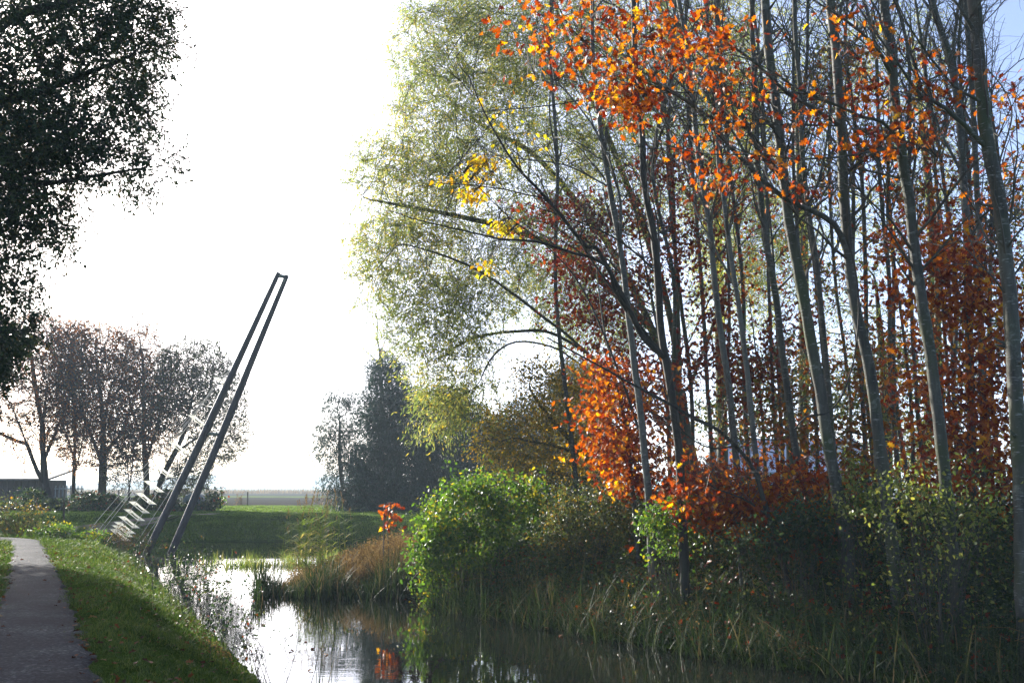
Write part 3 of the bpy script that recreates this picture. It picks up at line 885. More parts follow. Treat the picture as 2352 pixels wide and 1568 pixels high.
def wood_tree(label, trunk, d, w0, w1, limbs=(), lean=0.0, bark='bark_smooth', leafy=None, ntw=10, tl=1.9, cat='tree', name='red_oak_tree', group=None, mat='oak', lsz=.12, ldens=1.5):
    """tall trunk traced from base to top; limbs are image polylines with a depth drift; leafy: image ellipsoids of remaining leaves"""
    t = px_line(trunk, d, lean)
    t = to_ground(t)
    k = nrm((t[-1] - t[-2])[None])[0]
    t = np.vstack([t, t[-1] + k * 2.5 + rng.normal(size=3) * .15])
    tp = crv(t, .25)
    tp[2:-1] += np.cumsum(rng.normal(size=(len(tp) - 3, 3)) * .004, 0)
    q = np.linspace(0, 1, len(tp))
    w0, w1 = w0 * d / F / 2, w1 * d / F / 2
    rad = w0 + (w1 - w0) * q + w0 * .35 * np.exp(-q * 25)
    for _ in range(5):
        rad = rad * (1 + rng.uniform(.08, .2) * np.exp(-((q - rng.uniform(.05, .9)) / .008) ** 2))
    o = thing(name, tp[0], label, cat, group)
    mb = MB()
    tube(mb, tp, rad, 10, rough=.09)
    ends = []
    sprays = MB()
    for _ in range(7):
        j = int(rng.uniform(.08, .95) * (len(tp) - 1)); az = rng.uniform(0, 6.28)
        dv_ = np.array([math.cos(az), math.sin(az), rng.uniform(.1, .9)]); L = rad[j] + rng.uniform(.03, .22)
        tube(mb, np.array([tp[j], tp[j] + dv_ * L * .6, tp[j] + dv_ * L + [0, 0, .01]]), np.array([rad[j] * .35, rad[j] * .2, rad[j] * .13]), 5, cap=True)
    for lm in limbs:
        pts, dd, wl = lm
        lp = px_line(pts, d, dd)
        j = int(np.argmin(((tp - lp[0]) ** 2).sum(1)))
        lp[0] = tp[j]
        lp = crv(lp, .2)
        lp[2:] += np.cumsum(rng.normal(size=(len(lp) - 2, 3)) * .006, 0)
        lr = np.linspace(wl * d / F / 2, .006, len(lp)) ** 1.0
        tube(mb, lp, lr, 7, rough=.06)
        ends += twigs_on(sprays, lp, lr, 14, 1.1, up=.3)
    ends += twigs_on(sprays, tp[int(len(tp) * .3):], rad[int(len(tp) * .3):], int(ntw * 1.4), tl)
    mb.build('trunk', MAT[bark], o, smooth=True)
    if leafy:
        leaf_spray(o, leafy, d, mat, lsz, np.concatenate(ends + [tp]), sprays, dens=ldens)
    sprays.build('crown', MAT['twig'], o)
    return o


def leaf_spray(o, es, d, mat, lsz, anchor, tb, kind='oak', per=3, cluster=.09, dens=2.0):
    """leaf tufts in ellipsoids, each tuft on a twig that runs back towards the nearest branch"""
    mb = MB()
    att = ell(es, d, dens * .62)
    per = int(round(per * 1.65))
    for c in att:
        j = int(np.argmin(((anchor - c) ** 2).sum(1)))
        v = anchor[j] - c
        L = np.linalg.norm(v)
        v = v / (L + 1e-6)
        L = min(L, 1.3)
        q = np.linspace(0, 1, 5)[:, None]
        p = c + v * L * q + np.array([0, 0, .12 * L]) * q * (1 - q) * 4 + rng.normal(size=(5, 3)) * .02 * L
        tube(tb, p, np.linspace(.0025, .006, 5), 3)
    # leaves sit in flat layered tufts
    tuft = rng.normal(size=(len(att), 3)) * .12
    C = np.repeat(att, per, 0) + rng.normal(size=(len(att) * per, 3)) * cluster * np.array([1.7, 1.7, .6])
    C[:, 2] -= .25 * np.abs(C[:, 0] - np.repeat(att[:, 0], per))
    leaves(mb, C, lsz, kind, droop=.6, flat=.5)
    mb.build('foliage', MAT[mat], o)


# traced trunks (base first)
wood_tree('pale slender trunk in front of the orange young oak', [(1488, 1165), (1471, 956), (1457, 846), (1444, 728), (1436, 662), (1416, 549), (1395, 439), (1380, 348), (1369, 275), (1360, 180), (1356, 60)], 17.5, 19, 8, bark='bark_grey',
          limbs=[([(1420, 570), (1424, 470), (1400, 380), (1340, 270), (1260, 180), (1190, 120)], -1.0, 8), ([(1395, 440), (1300, 380), (1180, 360), (1080, 350)], .8, 5)], ntw=14)
wood_tree('dark rough trunk whose long forked limb sweeps over the pond', [(1567, 1175), (1559, 1022), (1545, 912), (1530, 824), (1517, 737), (1512, 627), (1502, 539), (1490, 476), (1479, 403), (1475, 293), (1464, 238), (1457, 91), (1452, -20)], 16.5, 22, 11, bark='bark_dark',
          limbs=[([(1522, 820), (1480, 776), (1444, 706), (1398, 616), (1369, 568), (1347, 564), (1274, 476), (1233, 428), (1178, 366), (1113, 253), (1076, 172), (1050, 139)], -2.0, 15),
                 ([(1524, 830), (1420, 690), (1387, 608), (1296, 579), (1222, 557), (1131, 548), (1058, 531), (981, 517), (893, 491)], -3.0, 10),
                 ([(1522, 810), (1400, 650), (1270, 470), (1200, 440), (1113, 421), (1003, 414)], -2.6, 6),
                 ([(1512, 620), (1430, 560), (1350, 520), (1200, 470)], 1.0, 6)], ntw=12)
wood_tree('straight grey trunk between the dark rough trunk and the twin thin trunks', [(1695, 1100), (1682, 978), (1673, 890), (1651, 737), (1638, 605), (1629, 517), (1609, 403), (1598, 311), (1585, 180), (1570, 60)], 18.5, 17, 10,
          limbs=[([(1625, 480), (1560, 340), (1480, 230), (1380, 120)], -1.2, 8), ([(1600, 330), (1520, 200), (1440, 60)], 1.0, 6)], ntw=12, bark='bark_grey')
wood_tree('thin crooked grey trunk beside the blue-shaded barn', [(1752, 1165), (1734, 1022), (1717, 868), (1699, 728), (1680, 605), (1669, 517), (1660, 439), (1649, 366), (1640, 220), (1622, 60)], 18.0, 14, 8, ntw=12,
          limbs=[([(1690, 660), (1640, 560), (1600, 480), (1560, 330)], 1.0, 6)], bark='bark_grey')
wood_tree('grey trunk standing right in front of the blue-shaded barn', [(1838, 1110), (1818, 956), (1800, 824), (1783, 671), (1765, 561), (1755, 500), (1748, 439), (1741, 348), (1735, 200), (1728, 40)], 18.0, 18, 11, ntw=12,
          limbs=[([(1745, 400), (1680, 300), (1600, 180), (1540, 40)], -.8, 8)])
wood_tree('stout mossy trunk with a swelling at mid height, left of the vine', [(1925, 1130), (1902, 1022), (1884, 890), (1864, 781), (1844, 662), (1827, 574), (1815, 510), (1810, 476), (1799, 384), (1792, 311), (1781, 220), (1767, 128), (1760, 30)], 15.0, 29, 20,
          limbs=[([(1803, 420), (1760, 372), (1741, 348), (1711, 282), (1671, 212), (1615, 110), (1560, 20)], -1.2, 14), ([(1800, 400), (1720, 300), (1640, 270), (1560, 215), (1480, 180)], -2, 8)], ntw=10)
wood_tree('slim companion trunk close beside the stout mossy trunk', [(1915, 1080), (1893, 824), (1880, 693), (1871, 605), (1858, 517), (1847, 439), (1838, 340), (1832, 200), (1818, 40)], 17.0, 15, 10, ntw=10,
          limbs=[([(1850, 470), (1890, 380), (1905, 250), (1900, 90)], .6, 8)])
T7 = wood_tree('trunk with a dead twisted vine hanging beside it and a limb bearing orange leaves', [(2044, 1205), (2025, 1066), (2007, 934), (1989, 824), (1967, 737), (1954, 649), (1945, 561), (1941, 517), (1938, 476), (1933, 366), (1928, 256), (1920, 146), (1909, 55), (1904, -20)], 14.5, 29, 20,
          limbs=[([(1952, 590), (1917, 513), (1862, 476), (1807, 450), (1755, 410), (1697, 352), (1624, 275), (1587, 234), (1550, 212), (1471, 176), (1442, 110), (1406, 62), (1369, 29)], -2.2, 15),
                 ([(1928, 300), (1862, 245), (1807, 212), (1763, 168), (1726, 135), (1671, 99), (1624, 66), (1550, 20)], -1.6, 12),
                 ([(1550, 212), (1480, 205), (1400, 200), (1300, 230), (1100, 250)], -2.4, 5), ([(1624, 275), (1560, 285), (1500, 300)], -2.0, 5)],
          leafy=[(1300, 25, 110, 55, -2.6, .8, 46), (1345, 90, 90, 50, -2.6, .7, 28), (1440, 50, 100, 70, -2.4, .8, 60), (1520, 120, 90, 65, -2.2, .8, 54), (1410, 185, 110, 45, -2.4, .7, 84), (1440, 245, 65, 45, -2.3, .5, 44),
                 (1600, 110, 90, 80, -1.8, .8, 46), (1640, 170, 80, 40, -1.6, .6, 26), (1680, 265, 60, 30, -1.4, .4, 24), (1620, 60, 90, 50, -1.8, .6, 26), (1200, 80, 150, 80, -2.6, .6, 18), (1250, 140, 80, 60, -2.6, .5, 12), (1580, 310, 80, 40, -1.8, .6, 22),
                 (1740, 180, 60, 40, -1.3, .5, 10), (1720, 60, 80, 60, -1.3, .6, 10), (1640, 400, 70, 40, -1.6, .6, 22), (1830, 440, 80, 40, -1, .5, 16)], lsz=.11, ldens=1.0)
wood_tree('straight grey trunk between the vine trunk and the last trunk of the wood', [(2168, 1085), (2152, 934), (2139, 824), (2121, 715), (2108, 627), (2098, 549), (2089, 458), (2074, 366), (2063, 275), (2052, 176), (2041, 73), (2030, -20)], 14.0, 29, 21,
          limbs=[([(2052, 190), (2012, 110), (1953, 55), (1902, 22), (1820, -30)], -1, 12), ([(2062, 310), (2026, 278), (1982, 267), (1917, 242), (1862, 220), (1821, 201), (1740, 150), (1680, 130)], -1.5, 9),
                 ([(2068, 358), (2059, 342), (2008, 348), (1917, 364), (1825, 366), (1733, 355), (1642, 357), (1587, 352), (1500, 330)], -2.2, 7), ([(2075, 395), (1990, 390), (1900, 370), (1800, 330)], 1.0, 6)],
          leafy=[(2000, 215, 60, 35, -.6, .5, 34), (1990, 175, 60, 30, -.6, .4, 14), (1960, 50, 90, 60, -.8, .6, 26), (1920, 330, 80, 40, -1.0, .5, 18), (2040, 360, 50, 90, .3, .5, 24), (1850, 240, 80, 50, -1.2, .5, 18), (1780, 360, 90, 40, -1.5, .5, 18), (2080, 120, 60, 60, -.4, .5, 10)], ldens=.9)
wood_tree('stoutest grey trunk at the edge of the picture, leaning to the pond', [(2347, 1230), (2341, 1066), (2332, 934), (2323, 802), (2315, 693), (2302, 583), (2293, 517), (2283, 439), (2264, 348), (2253, 238), (2242, 128), (2235, 37), (2228, -20)], 13.0, 36, 28,
          limbs=[([(2243, 330), (2173, 249), (2122, 220), (2085, 176), (2056, 135), (2008, 66), (1964, 0), (1920, -60)], -1, 13), ([(2243, 250), (2195, 198), (2155, 154), (2118, 102), (2081, 44), (2050, -20)], -1.4, 9),
                 ([(2238, 60), (2205, 20), (2160, -40)], -.3, 12)],
          leafy=[(2080, 280, 90, 80, -.8, .6, 22), (2290, 400, 50, 80, .5, .5, 16), (2160, 180, 80, 60, -.8, .6, 14), (2320, 180, 40, 120, .5, .5, 14)], ntw=8)
wood_tree('forked grey trunk behind the stoutest trunk', [(2235, 1130), (2228, 900), (2222, 700), (2220, 557), (2210, 403), (2199, 238), (2180, 128), (2151, 37)], 17.0, 22, 14, ntw=12,
          limbs=[([(2196, 200), (2190, 100), (2205, 0), (2210, -80)], .5, 12), ([(2210, 400), (2160, 300), (2110, 180), (2080, 40)], .6, 8)])
wood_tree('narrow trunk just left of the stoutest trunk, with a high fork', [(2262, 1130), (2256, 900), (2252, 700), (2250, 557), (2239, 366), (2235, 264), (2224, 110), (2217, 0)], 18.0, 16, 11, ntw=12,
          limbs=[([(2240, 300), (2215, 250), (2190, 180), (2160, 60)], .5, 8)])
wood_tree('dark leaning sapling arching over the undergrowth', [(1775, 1215), (1763, 1185), (1739, 1097), (1721, 1062), (1690, 1027), (1650, 990), (1600, 965), (1560, 940)], 15.6, 15, 3, bark='bark_dark', name='leaning_sapling',
          limbs=[([(1700, 1030), (1640, 1030), (1590, 1010), (1560, 980)], -.6, 5), ([(1763, 1185), (1700, 1140), (1640, 1120), (1600, 1090)], -.5, 5)], ntw=5, tl=.7)

# dead vine hanging between two trunks
vb = MB()
tube(vb, crv(px_line([(1950, 560), (1968, 640), (1972, 730), (1960, 830), (1935, 905), (1905, 945), (1880, 952), (1850, 958), (1825, 985)], 14.2, -.3), .1), np.linspace(.013, .006, 200)[:len(crv(px_line([(1950, 560), (1968, 640), (1972, 730), (1960, 830), (1935, 905), (1905, 945), (1880, 952), (1850, 958), (1825, 985)], 14.2, -.3), .1))], 6, rough=.1)
tag(vb.build('dead_vine', MAT['bark_dark'], smooth=True), 'dead twisted woody vine looping down between two trunks', 'vine')


# young red oaks full of leaves
def young_oak(label, stem, es, d, mat='oak', w=12, per=4, lsz=.12, name='young_red_oak', cluster=.12, dens=1.6):
    t = to_ground(px_line(stem, d))
    tp = crv(t, .2)
    o = thing(name, tp[0], label, 'tree')
    mb, tw = MB(), MB()
    rad = np.linspace(w * d / F / 2, .008, len(tp))
    tube(mb, tp, rad, 7, rough=.06)
    # branches from the trunk to points in each leaf mass
    anch = [tp]
    for e in es:
        for _ in range(max(2, int(e[6] / 14))):
            g = ell([(e[0], e[1], e[2] * .8, e[3] * .8, e[4], e[5] * .8, 1)], d)[0]
            j = int(np.clip(np.argmin(np.abs(tp[:, 2] - (g[2] - np.hypot(*(tp[:, :2].mean(0) - g[:2])) * .45))), 1, len(tp) - 1))
            m = (tp[j] + g) / 2 + [0, 0, -.05] + rng.normal(size=3) * .08
            b = crv(np.array([tp[j], m, g]), .15)
            tube(tw, b, np.linspace(min(rad[j] * .5, .016), .004, len(b)), 4)
            anch.append(b)
    mb.build('trunk', MAT['bark_smooth'], o, smooth=True)
    leaf_spray(o, es, d, mat, lsz, np.concatenate(anch), tw, per=per, cluster=cluster, dens=dens)
    tw.build('crown', MAT['twig'], o)
    return o


young_oak('bright orange young oak, its leaves a column beside the pale slender trunk', [(1453, 1120), (1438, 978), (1420, 905), (1402, 821), (1387, 751), (1375, 660), (1365, 560)],
          [(1440, 1080, 45, 45, 0, .6, 75), (1425, 1010, 65, 55, 0, .8, 130), (1420, 930, 70, 50, 0, .8, 110), (1400, 860, 60, 50, 0, .8, 90), (1460, 1110, 30, 30, 0, .4, 25), (1510, 1020, 60, 80, 0, .8, 70), (1500, 880, 60, 80, 0, .8, 50), (1395, 1010, 50, 70, 0, .7, 40), (1370, 930, 50, 40, 0, .6, 24), (1540, 1120, 50, 40, 0, .6, 40)], 19.0, dens=1.25, cluster=.15)
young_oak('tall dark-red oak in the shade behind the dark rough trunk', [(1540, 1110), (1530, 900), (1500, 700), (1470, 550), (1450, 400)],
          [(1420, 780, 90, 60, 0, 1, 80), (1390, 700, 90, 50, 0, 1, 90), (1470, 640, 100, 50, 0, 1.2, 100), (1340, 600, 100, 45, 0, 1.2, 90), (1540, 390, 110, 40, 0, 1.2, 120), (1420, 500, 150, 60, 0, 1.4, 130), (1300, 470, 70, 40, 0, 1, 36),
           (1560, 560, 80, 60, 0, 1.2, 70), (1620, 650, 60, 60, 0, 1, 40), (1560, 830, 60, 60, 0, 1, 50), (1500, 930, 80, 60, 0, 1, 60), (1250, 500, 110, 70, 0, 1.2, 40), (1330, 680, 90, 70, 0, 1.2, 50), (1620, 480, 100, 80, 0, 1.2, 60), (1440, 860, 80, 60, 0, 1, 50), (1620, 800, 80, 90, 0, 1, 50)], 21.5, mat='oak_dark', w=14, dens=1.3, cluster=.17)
young_oak('low glowing orange oak spreading at the foot of the leaning sapling', [(1690, 1220), (1680, 1150), (1670, 1080)],
          [(1620, 1130, 60, 40, 0, .7, 95), (1690, 1160, 80, 45, 0, .8, 130), (1770, 1140, 70, 45, 0, .8, 100), (1650, 1085, 50, 30, 0, .6, 45), (1850, 1110, 60, 50, 0, .8, 70), (1720, 1195, 70, 25, -.3, .5, 60), (1600, 1070, 45, 45, 0, .5, 36), (1800, 1070, 110, 50, .3, .8, 50), (1900, 1160, 70, 50, 0, .7, 50), (1580, 1160, 40, 40, 0, .5, 30)], 16.5, w=10, dens=1.2, cluster=.15)
young_oak('orange young oak between the two stout trunks, its lower leaves yellowing', [(1990, 1160), (1985, 1000), (1980, 850), (1975, 700)],
          [(1960, 1070, 50, 60, 0, .8, 60), (1900, 1000, 60, 60, 0, .8, 40), (1985, 850, 50, 70, 0, .8, 40), (2000, 950, 50, 70, 0, .8, 40), (1780, 980, 90, 50, .5, .8, 40), (1800, 900, 60, 60, .5, .8, 24)], 18.5, mat='oak_mixed')
young_oak('broad orange oak filling the gap before the stoutest trunk', [(2240, 1190), (2235, 1000), (2225, 800), (2215, 620)],
          [(2200, 610, 104, 78, 0, .9, 130), (2150, 560, 78, 65, 0, .8, 60), (2250, 680, 104, 78, 0, .9, 120), (2150, 690, 78, 65, 0, .8, 60), (2290, 790, 91, 91, 0, .8, 110), (2230, 870, 91, 78, 0, .9, 110), (2120, 780, 52, 65, 0, .7, 30),
           (2200, 980, 104, 78, 0, .9, 120), (2290, 950, 78, 78, 0, .8, 80), (2230, 1070, 117, 65, 0, .9, 110), (2110, 880, 52, 52, 0, .6, 26), (2300, 1080, 65, 78, 0, .7, 50), (2060, 640, 78, 78, .4, .8, 40), (2080, 520, 52, 65, .4, .7, 28)], 15.5, w=14, dens=1.15, cluster=.16)
young_oak('slender brown-orange oak with thin foliage high between two grey trunks', [(2100, 1130), (2090, 900), (2060, 650), (2030, 420), (2000, 250)],
          [(2010, 330, 70, 80, 0, 1, 60), (1950, 140, 60, 80, 0, 1, 50), (2080, 430, 50, 60, 0, .9, 40), (2050, 560, 60, 60, 0, .9, 40), (1890, 200, 50, 90, 0, 1, 36), (2130, 320, 50, 60, 0, .9, 30), (1900, 420, 50, 60, 0, .9, 30), (2000, 780, 60, 60, 0, .9, 36), (1890, 660, 50, 80, 0, .9, 36)], 21.0, mat='oak_mixed')
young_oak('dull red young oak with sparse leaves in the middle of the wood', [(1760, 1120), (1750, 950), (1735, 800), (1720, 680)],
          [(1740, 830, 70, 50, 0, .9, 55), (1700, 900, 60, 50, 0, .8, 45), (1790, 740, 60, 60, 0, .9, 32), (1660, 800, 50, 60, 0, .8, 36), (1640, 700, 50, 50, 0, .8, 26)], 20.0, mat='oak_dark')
young_oak('rust-leaved oak with airy leaves behind the grey trunk at the barn', [(1800, 1120), (1790, 900), (1780, 650), (1760, 400), (1740, 200)],
          [(1700, 420, 90, 90, 0, 1.2, 40), (1790, 520, 80, 90, 0, 1.2, 44), (1830, 640, 80, 80, 0, 1.2, 40), (1720, 620, 80, 80, 0, 1.2, 36), (1860, 800, 70, 90, 0, 1, 44), (1720, 1000, 90, 70, 0, 1, 50), (1850, 980, 80, 70, 0, 1, 46), (1680, 200, 90, 90, 0, 1.2, 26), (1800, 300, 80, 90, 0, 1.2, 30)], 23.5, dens=.95, cluster=.18)
young_oak('rust-leaved oak with airy leaves behind the forked grey trunk', [(2200, 1120), (2190, 900), (2180, 650), (2150, 420), (2120, 250)],
          [(2120, 480, 80, 90, 0, 1.2, 46), (2200, 420, 80, 90, 0, 1.2, 40), (2280, 520, 70, 90, 0, 1.2, 40), (2160, 250, 80, 90, 0, 1.2, 30), (2060, 850, 60, 100, 0, 1, 50), (2040, 1030, 70, 70, 0, 1, 50), (2320, 300, 50, 100, 0, 1, 22), (2150, 1100, 100, 50, 0, 1, 60)], 20.0, dens=.95, cluster=.18)
# little flame-red sapling by the water
sp0 = ground_pt(893, 1300, -.3)
young_oak('tiny flame-red oak sapling alone above the brown dry herbs', [(893, 1260), (890, 1210), (896, 1160)], [(905, 1155, 14, 9, 0, .15, 7), (885, 1172, 16, 9, 0, .15, 8), (900, 1180, 18, 10, 0, .2, 8), (893, 1198, 16, 9, 0, .2, 7)], 24.5, w=3, per=2, lsz=.15, cluster=.06)


# slender background trees, deeper in the wood
bgl = 'slender bare background tree deep in the wood'
for k in range(20):
    px = [1330, 1560, 1600, 1640, 1700, 1725, 1790, 1870, 1900, 1960, 1990, 2015, 2060, 2090, 2125, 2180, 2205, 2280, 2310, 2345][k] + rng.normal() * 6
    d = rng.uniform(20, 27)
    pts = [(px, 1130), (px - 14 + rng.normal() * 6, 900), (px - 30 + rng.normal() * 8, 650), (px - 45 + rng.normal() * 12, 380), (px - 62 + rng.normal() * 16, 120), (px - 70 + rng.normal() * 20, -60)]
    wood_tree(bgl, pts, d, rng.uniform(8, 13), 6, ntw=16, tl=2.4, group='slender trees deep in the wood', name='slender_tree', bark='bark_smooth',
              limbs=[([pts[3], (pts[3][0] + rng.uniform(-90, 60), 220), (pts[3][0] + rng.uniform(-160, 110), 40)], rng.normal(), 5)])

# leafy trees closing the view behind the wood
for k, (lab, bx, es, d, m) in enumerate([
    ('tall thinly leaved green tree filling the sky behind the stout mossy trunk', 1840, [(1800, 200, 150, 230, 0, 3, 210), (1900, 120, 120, 200, 0, 3, 140), (1850, 480, 120, 150, 0, 2.5, 100)], 36, 'willow'),
    ('thinly leaved green tree behind the thin crooked trunk and its neighbour', 1660, [(1650, 480, 130, 170, 0, 2.5, 130), (1620, 700, 120, 130, 0, 2.5, 110), (1690, 250, 110, 200, 0, 2.5, 130), (1750, 640, 90, 120, 0, 2.5, 80)], 35, 'willow'),
    ('thinly leaved green tree closing the gap right of the vine trunk', 2030, [(1960, 700, 120, 120, 0, 2.5, 110), (1950, 880, 120, 100, 0, 2.5, 110), (2030, 1000, 120, 90, 0, 2.5, 110)], 32, 'willow'),
    ('tall thinly leaved green tree behind the two straight trunks', 2110, [(2060, 180, 130, 240, 0, 3, 170), (2150, 330, 120, 200, 0, 3, 140), (2050, 500, 130, 120, 0, 2.5, 90)], 38, 'willow'),
    ('low bushy green tree behind the blue-shaded barn', 1800, [(1770, 850, 120, 90, 0, 2.5, 130), (1700, 950, 110, 70, 0, 2.5, 110), (1880, 900, 110, 80, 0, 2.5, 90)], 33, 'wood_green'),
    ('bushy green tree with sky gaps, behind the broad orange oak', 2170, [(2100, 850, 120, 120, 0, 2.5, 110), (2250, 700, 120, 200, 0, 2.5, 150), (2150, 1030, 140, 70, 0, 2.5, 130), (2330, 500, 60, 150, 0, 2, 50)], 34, 'wood_green')]):
    b = P(bx, 1140, d); b[2] = float(height(b[0], b[1])) - .2
    t = P(bx - 20, min(e[1] - e[3] * .6 for e in es), d)
    crown_tree('leafy_tree', lab, 'tree', [np.array([b, (b + t) / 2 + [rng.normal() * .3, 0, 0], t])], ell(es, d, 2.0), .2, 'lance' if m == 'willow' else 'small', MAT[m], MAT['bark_willow'], .15 if m == 'willow' else .12,
               spray=(.6, 2, 8, .3), step=.36, kill=.36, spread=.08, tip=.008, thin=4, jit=.22)

# white barn, the blue of its shade put into wall and roof colours
bd = 52.0
c = P(1850, 1155, bd); c[2] = .3
barn = thing('barn', c, 'blue-shaded white barn glimpsed between the trunks', 'barn')
MAT['sheet'] = flat_mat('blue_shaded_sheet', (.36, .42, .5), (.46, .52, .6), scale=2, rough=.5, stretch=(6, 6, .3))
MAT['barnroof'] = flat_mat('blue_shaded_roof', (.26, .31, .40), (.36, .41, .5), scale=4, rough=.45)
mb = MB(); hw, dp, hh, rg = 3.6, 7.0, 2.3, 4.0
v = [c + [-hw, 0, -.5], c + [hw, 0, -.5], c + [hw, 0, hh], c + [-hw, 0, hh]]
mb.add(v, np.array([[0, 1, 2, 3]]))
v = [c + [-hw, 0, -.5], c + [-hw, 0, hh], c + [-hw, dp / 2, rg], c + [-hw, dp, hh], c + [-hw, dp, -.5]]
mb.add(v, np.array([[0, 1, 2, 3, 4]])); mb.add([q + [2 * hw, 0, 0] for q in v], np.array([[4, 3, 2, 1, 0]]))
mb.add([c + [-hw, dp, -.5], c + [hw, dp, -.5], c + [hw, dp, hh], c + [-hw, dp, hh]], np.array([[3, 2, 1, 0]]))
mb.build('wall', MAT['sheet'], barn)
mb = MB()
for s in (0, 1):
    y0 = -.35 if s == 0 else dp + .35
    q = [c + [-hw - .3, y0, hh - .16], c + [hw + .3, y0, hh - .16], c + [hw + .3, dp / 2, rg + .04], c + [-hw - .3, dp / 2, rg + .04]]
    mb.add(q + [a + [0, 0, .1] for a in q], np.array([[0, 1, 2, 3], [4, 7, 6, 5], [0, 4, 5, 1], [1, 5, 6, 2], [3, 2, 6, 7], [0, 3, 7, 4]]))
mb.build('roof', MAT['barnroof'], barn)
mb = MB(); box(mb, c + [-1.9, -.04, .75], [1.5, .06, 2.3]); mb.build('door', MAT['barnroof'], barn)

# yellow leaves on twigs over the pond, on their own thin branch tree (a cherry behind the dark trunk)
cd = 18.5
t = to_ground(px_line([(1500, 1190), (1470, 1000), (1400, 800), (1330, 650), (1250, 560), (1170, 500), (1100, 430), (1050, 380)], cd, -.3))
o = thing('cherry_sapling', t[0], 'thin sapling carrying hanging bright yellow leaves over the pond', 'tree')
tp = crv(t, .2)
mb = MB(); tube(mb, tp, np.linspace(.035, .005, len(tp)), 6)
for e in [[(1170, 500), (1130, 520), (1080, 600), (1050, 590)], [(1250, 560), (1180, 510), (1140, 530)], [(1100, 430), (1040, 420), (1000, 410)], [(1120, 450), (1110, 370), (1090, 340)]]:
    q = crv(px_line(e, cd), .1); q[0] = tp[int(np.argmin(((tp - q[0]) ** 2).sum(1)))]
    tube(mb, q, np.linspace(.01, .003, len(q)), 4)
leaf_spray(o, [(1090, 440, 45, 22, 0, .3, 26), (1160, 520, 40, 18, 0, .3, 34), (1110, 370, 40, 22, 0, .3, 26), (1090, 400, 40, 18, 0, .3, 16), (1120, 610, 30, 16, 0, .3, 12), (1020, 410, 25, 10, 0, .2, 5), (1200, 330, 100, 60, 0, .4, 12), (1150, 250, 80, 60, 0, .4, 8)],
           cd, 'yellow', .11, tp, mb, kind='oval', per=2, cluster=.06)
mb.build('trunk', MAT['bark_dark'], o, smooth=True)

# ------------------------------------------------------------------ sculpture
sdp = 38.0
sb = P(368, 1262, sdp); sb[2] = WL
scu = thing('sculpture', sb, 'leaning sculpture of two dark poles and a ladder of white sails standing in the water', 'sculpture')
MAT['pole'] = flat_mat('tarred_pole', (.028, .03, .036), (.06, .062, .066), scale=3, rough=.5, stretch=(3, 3, .5), bump=.2)
MAT['pole_cross'] = flat_mat('weathered_crossbar', (.13, .16, .12), (.22, .25, .19), scale=5, rough=.6)


def pole(pts, w):
    p = px_line(pts, sdp)
    p[0] = p[0] + (p[0] - p[1]) * .12
    mb = MB()
    q = crv(p, .5)
    ww = np.interp(np.linspace(0, 1, len(q)), np.linspace(0, 1, len(w)), w) * sdp / F / 2 * .98
    tube(mb, q, ww, 8, cap=True)
    return mb.build('pole', MAT['pole'], scu, smooth=False)


pole([(340, 1263), (405, 1129), (470, 995), (555, 811), (640, 626)], [16, 18, 18.5, 15, 12])
pole([(396, 1262), (453, 1129), (510, 996), (584, 814), (659, 632)], [16, 18, 18, 15, 12])
for a, b, r in (((462, 996), (516, 997), 3.6), ((641, 633), (660, 637), 4.5)):
    mb = MB(); pa, pb2 = P(*a, sdp), P(*b, sdp)
    tube(mb, np.array([pa, pb2]), r * sdp / F, 6, cap=True)
    mb.build('crossbar', MAT['pole_cross'], scu)
mb = MB(); tube(mb, np.array([P(655, 642, sdp - .12), P(640, 672, sdp - .22)]), .012, 5, cap=True); tube(mb, np.array([P(655, 641, sdp - .12), P(652, 648, sdp - .16)]), .03, 6, cap=True)
mb.build('pulley', MAT['pole_cross'], scu)
MAT['sail'] = flat_mat('white_sailcloth', (.8, .8, .74), (.86, .86, .8), scale=8, rough=.8, trans=.78)
MAT['rope'] = flat_mat('pale_rope', (.4, .38, .33), (.55, .53, .47), scale=20, rough=.8)
tl = [(489, 866, .85), (431, 953, .95), (386, 1014.5, 1), (351, 1069, 1), (329, 1103.5, .98), (310, 1131, 1), (295, 1151, 1), (283.7, 1168.6, 1), (271, 1185, 1), (262, 1198, 1), (256.5, 1205.5, 1), (250, 1214, 1)]
ctrs = []
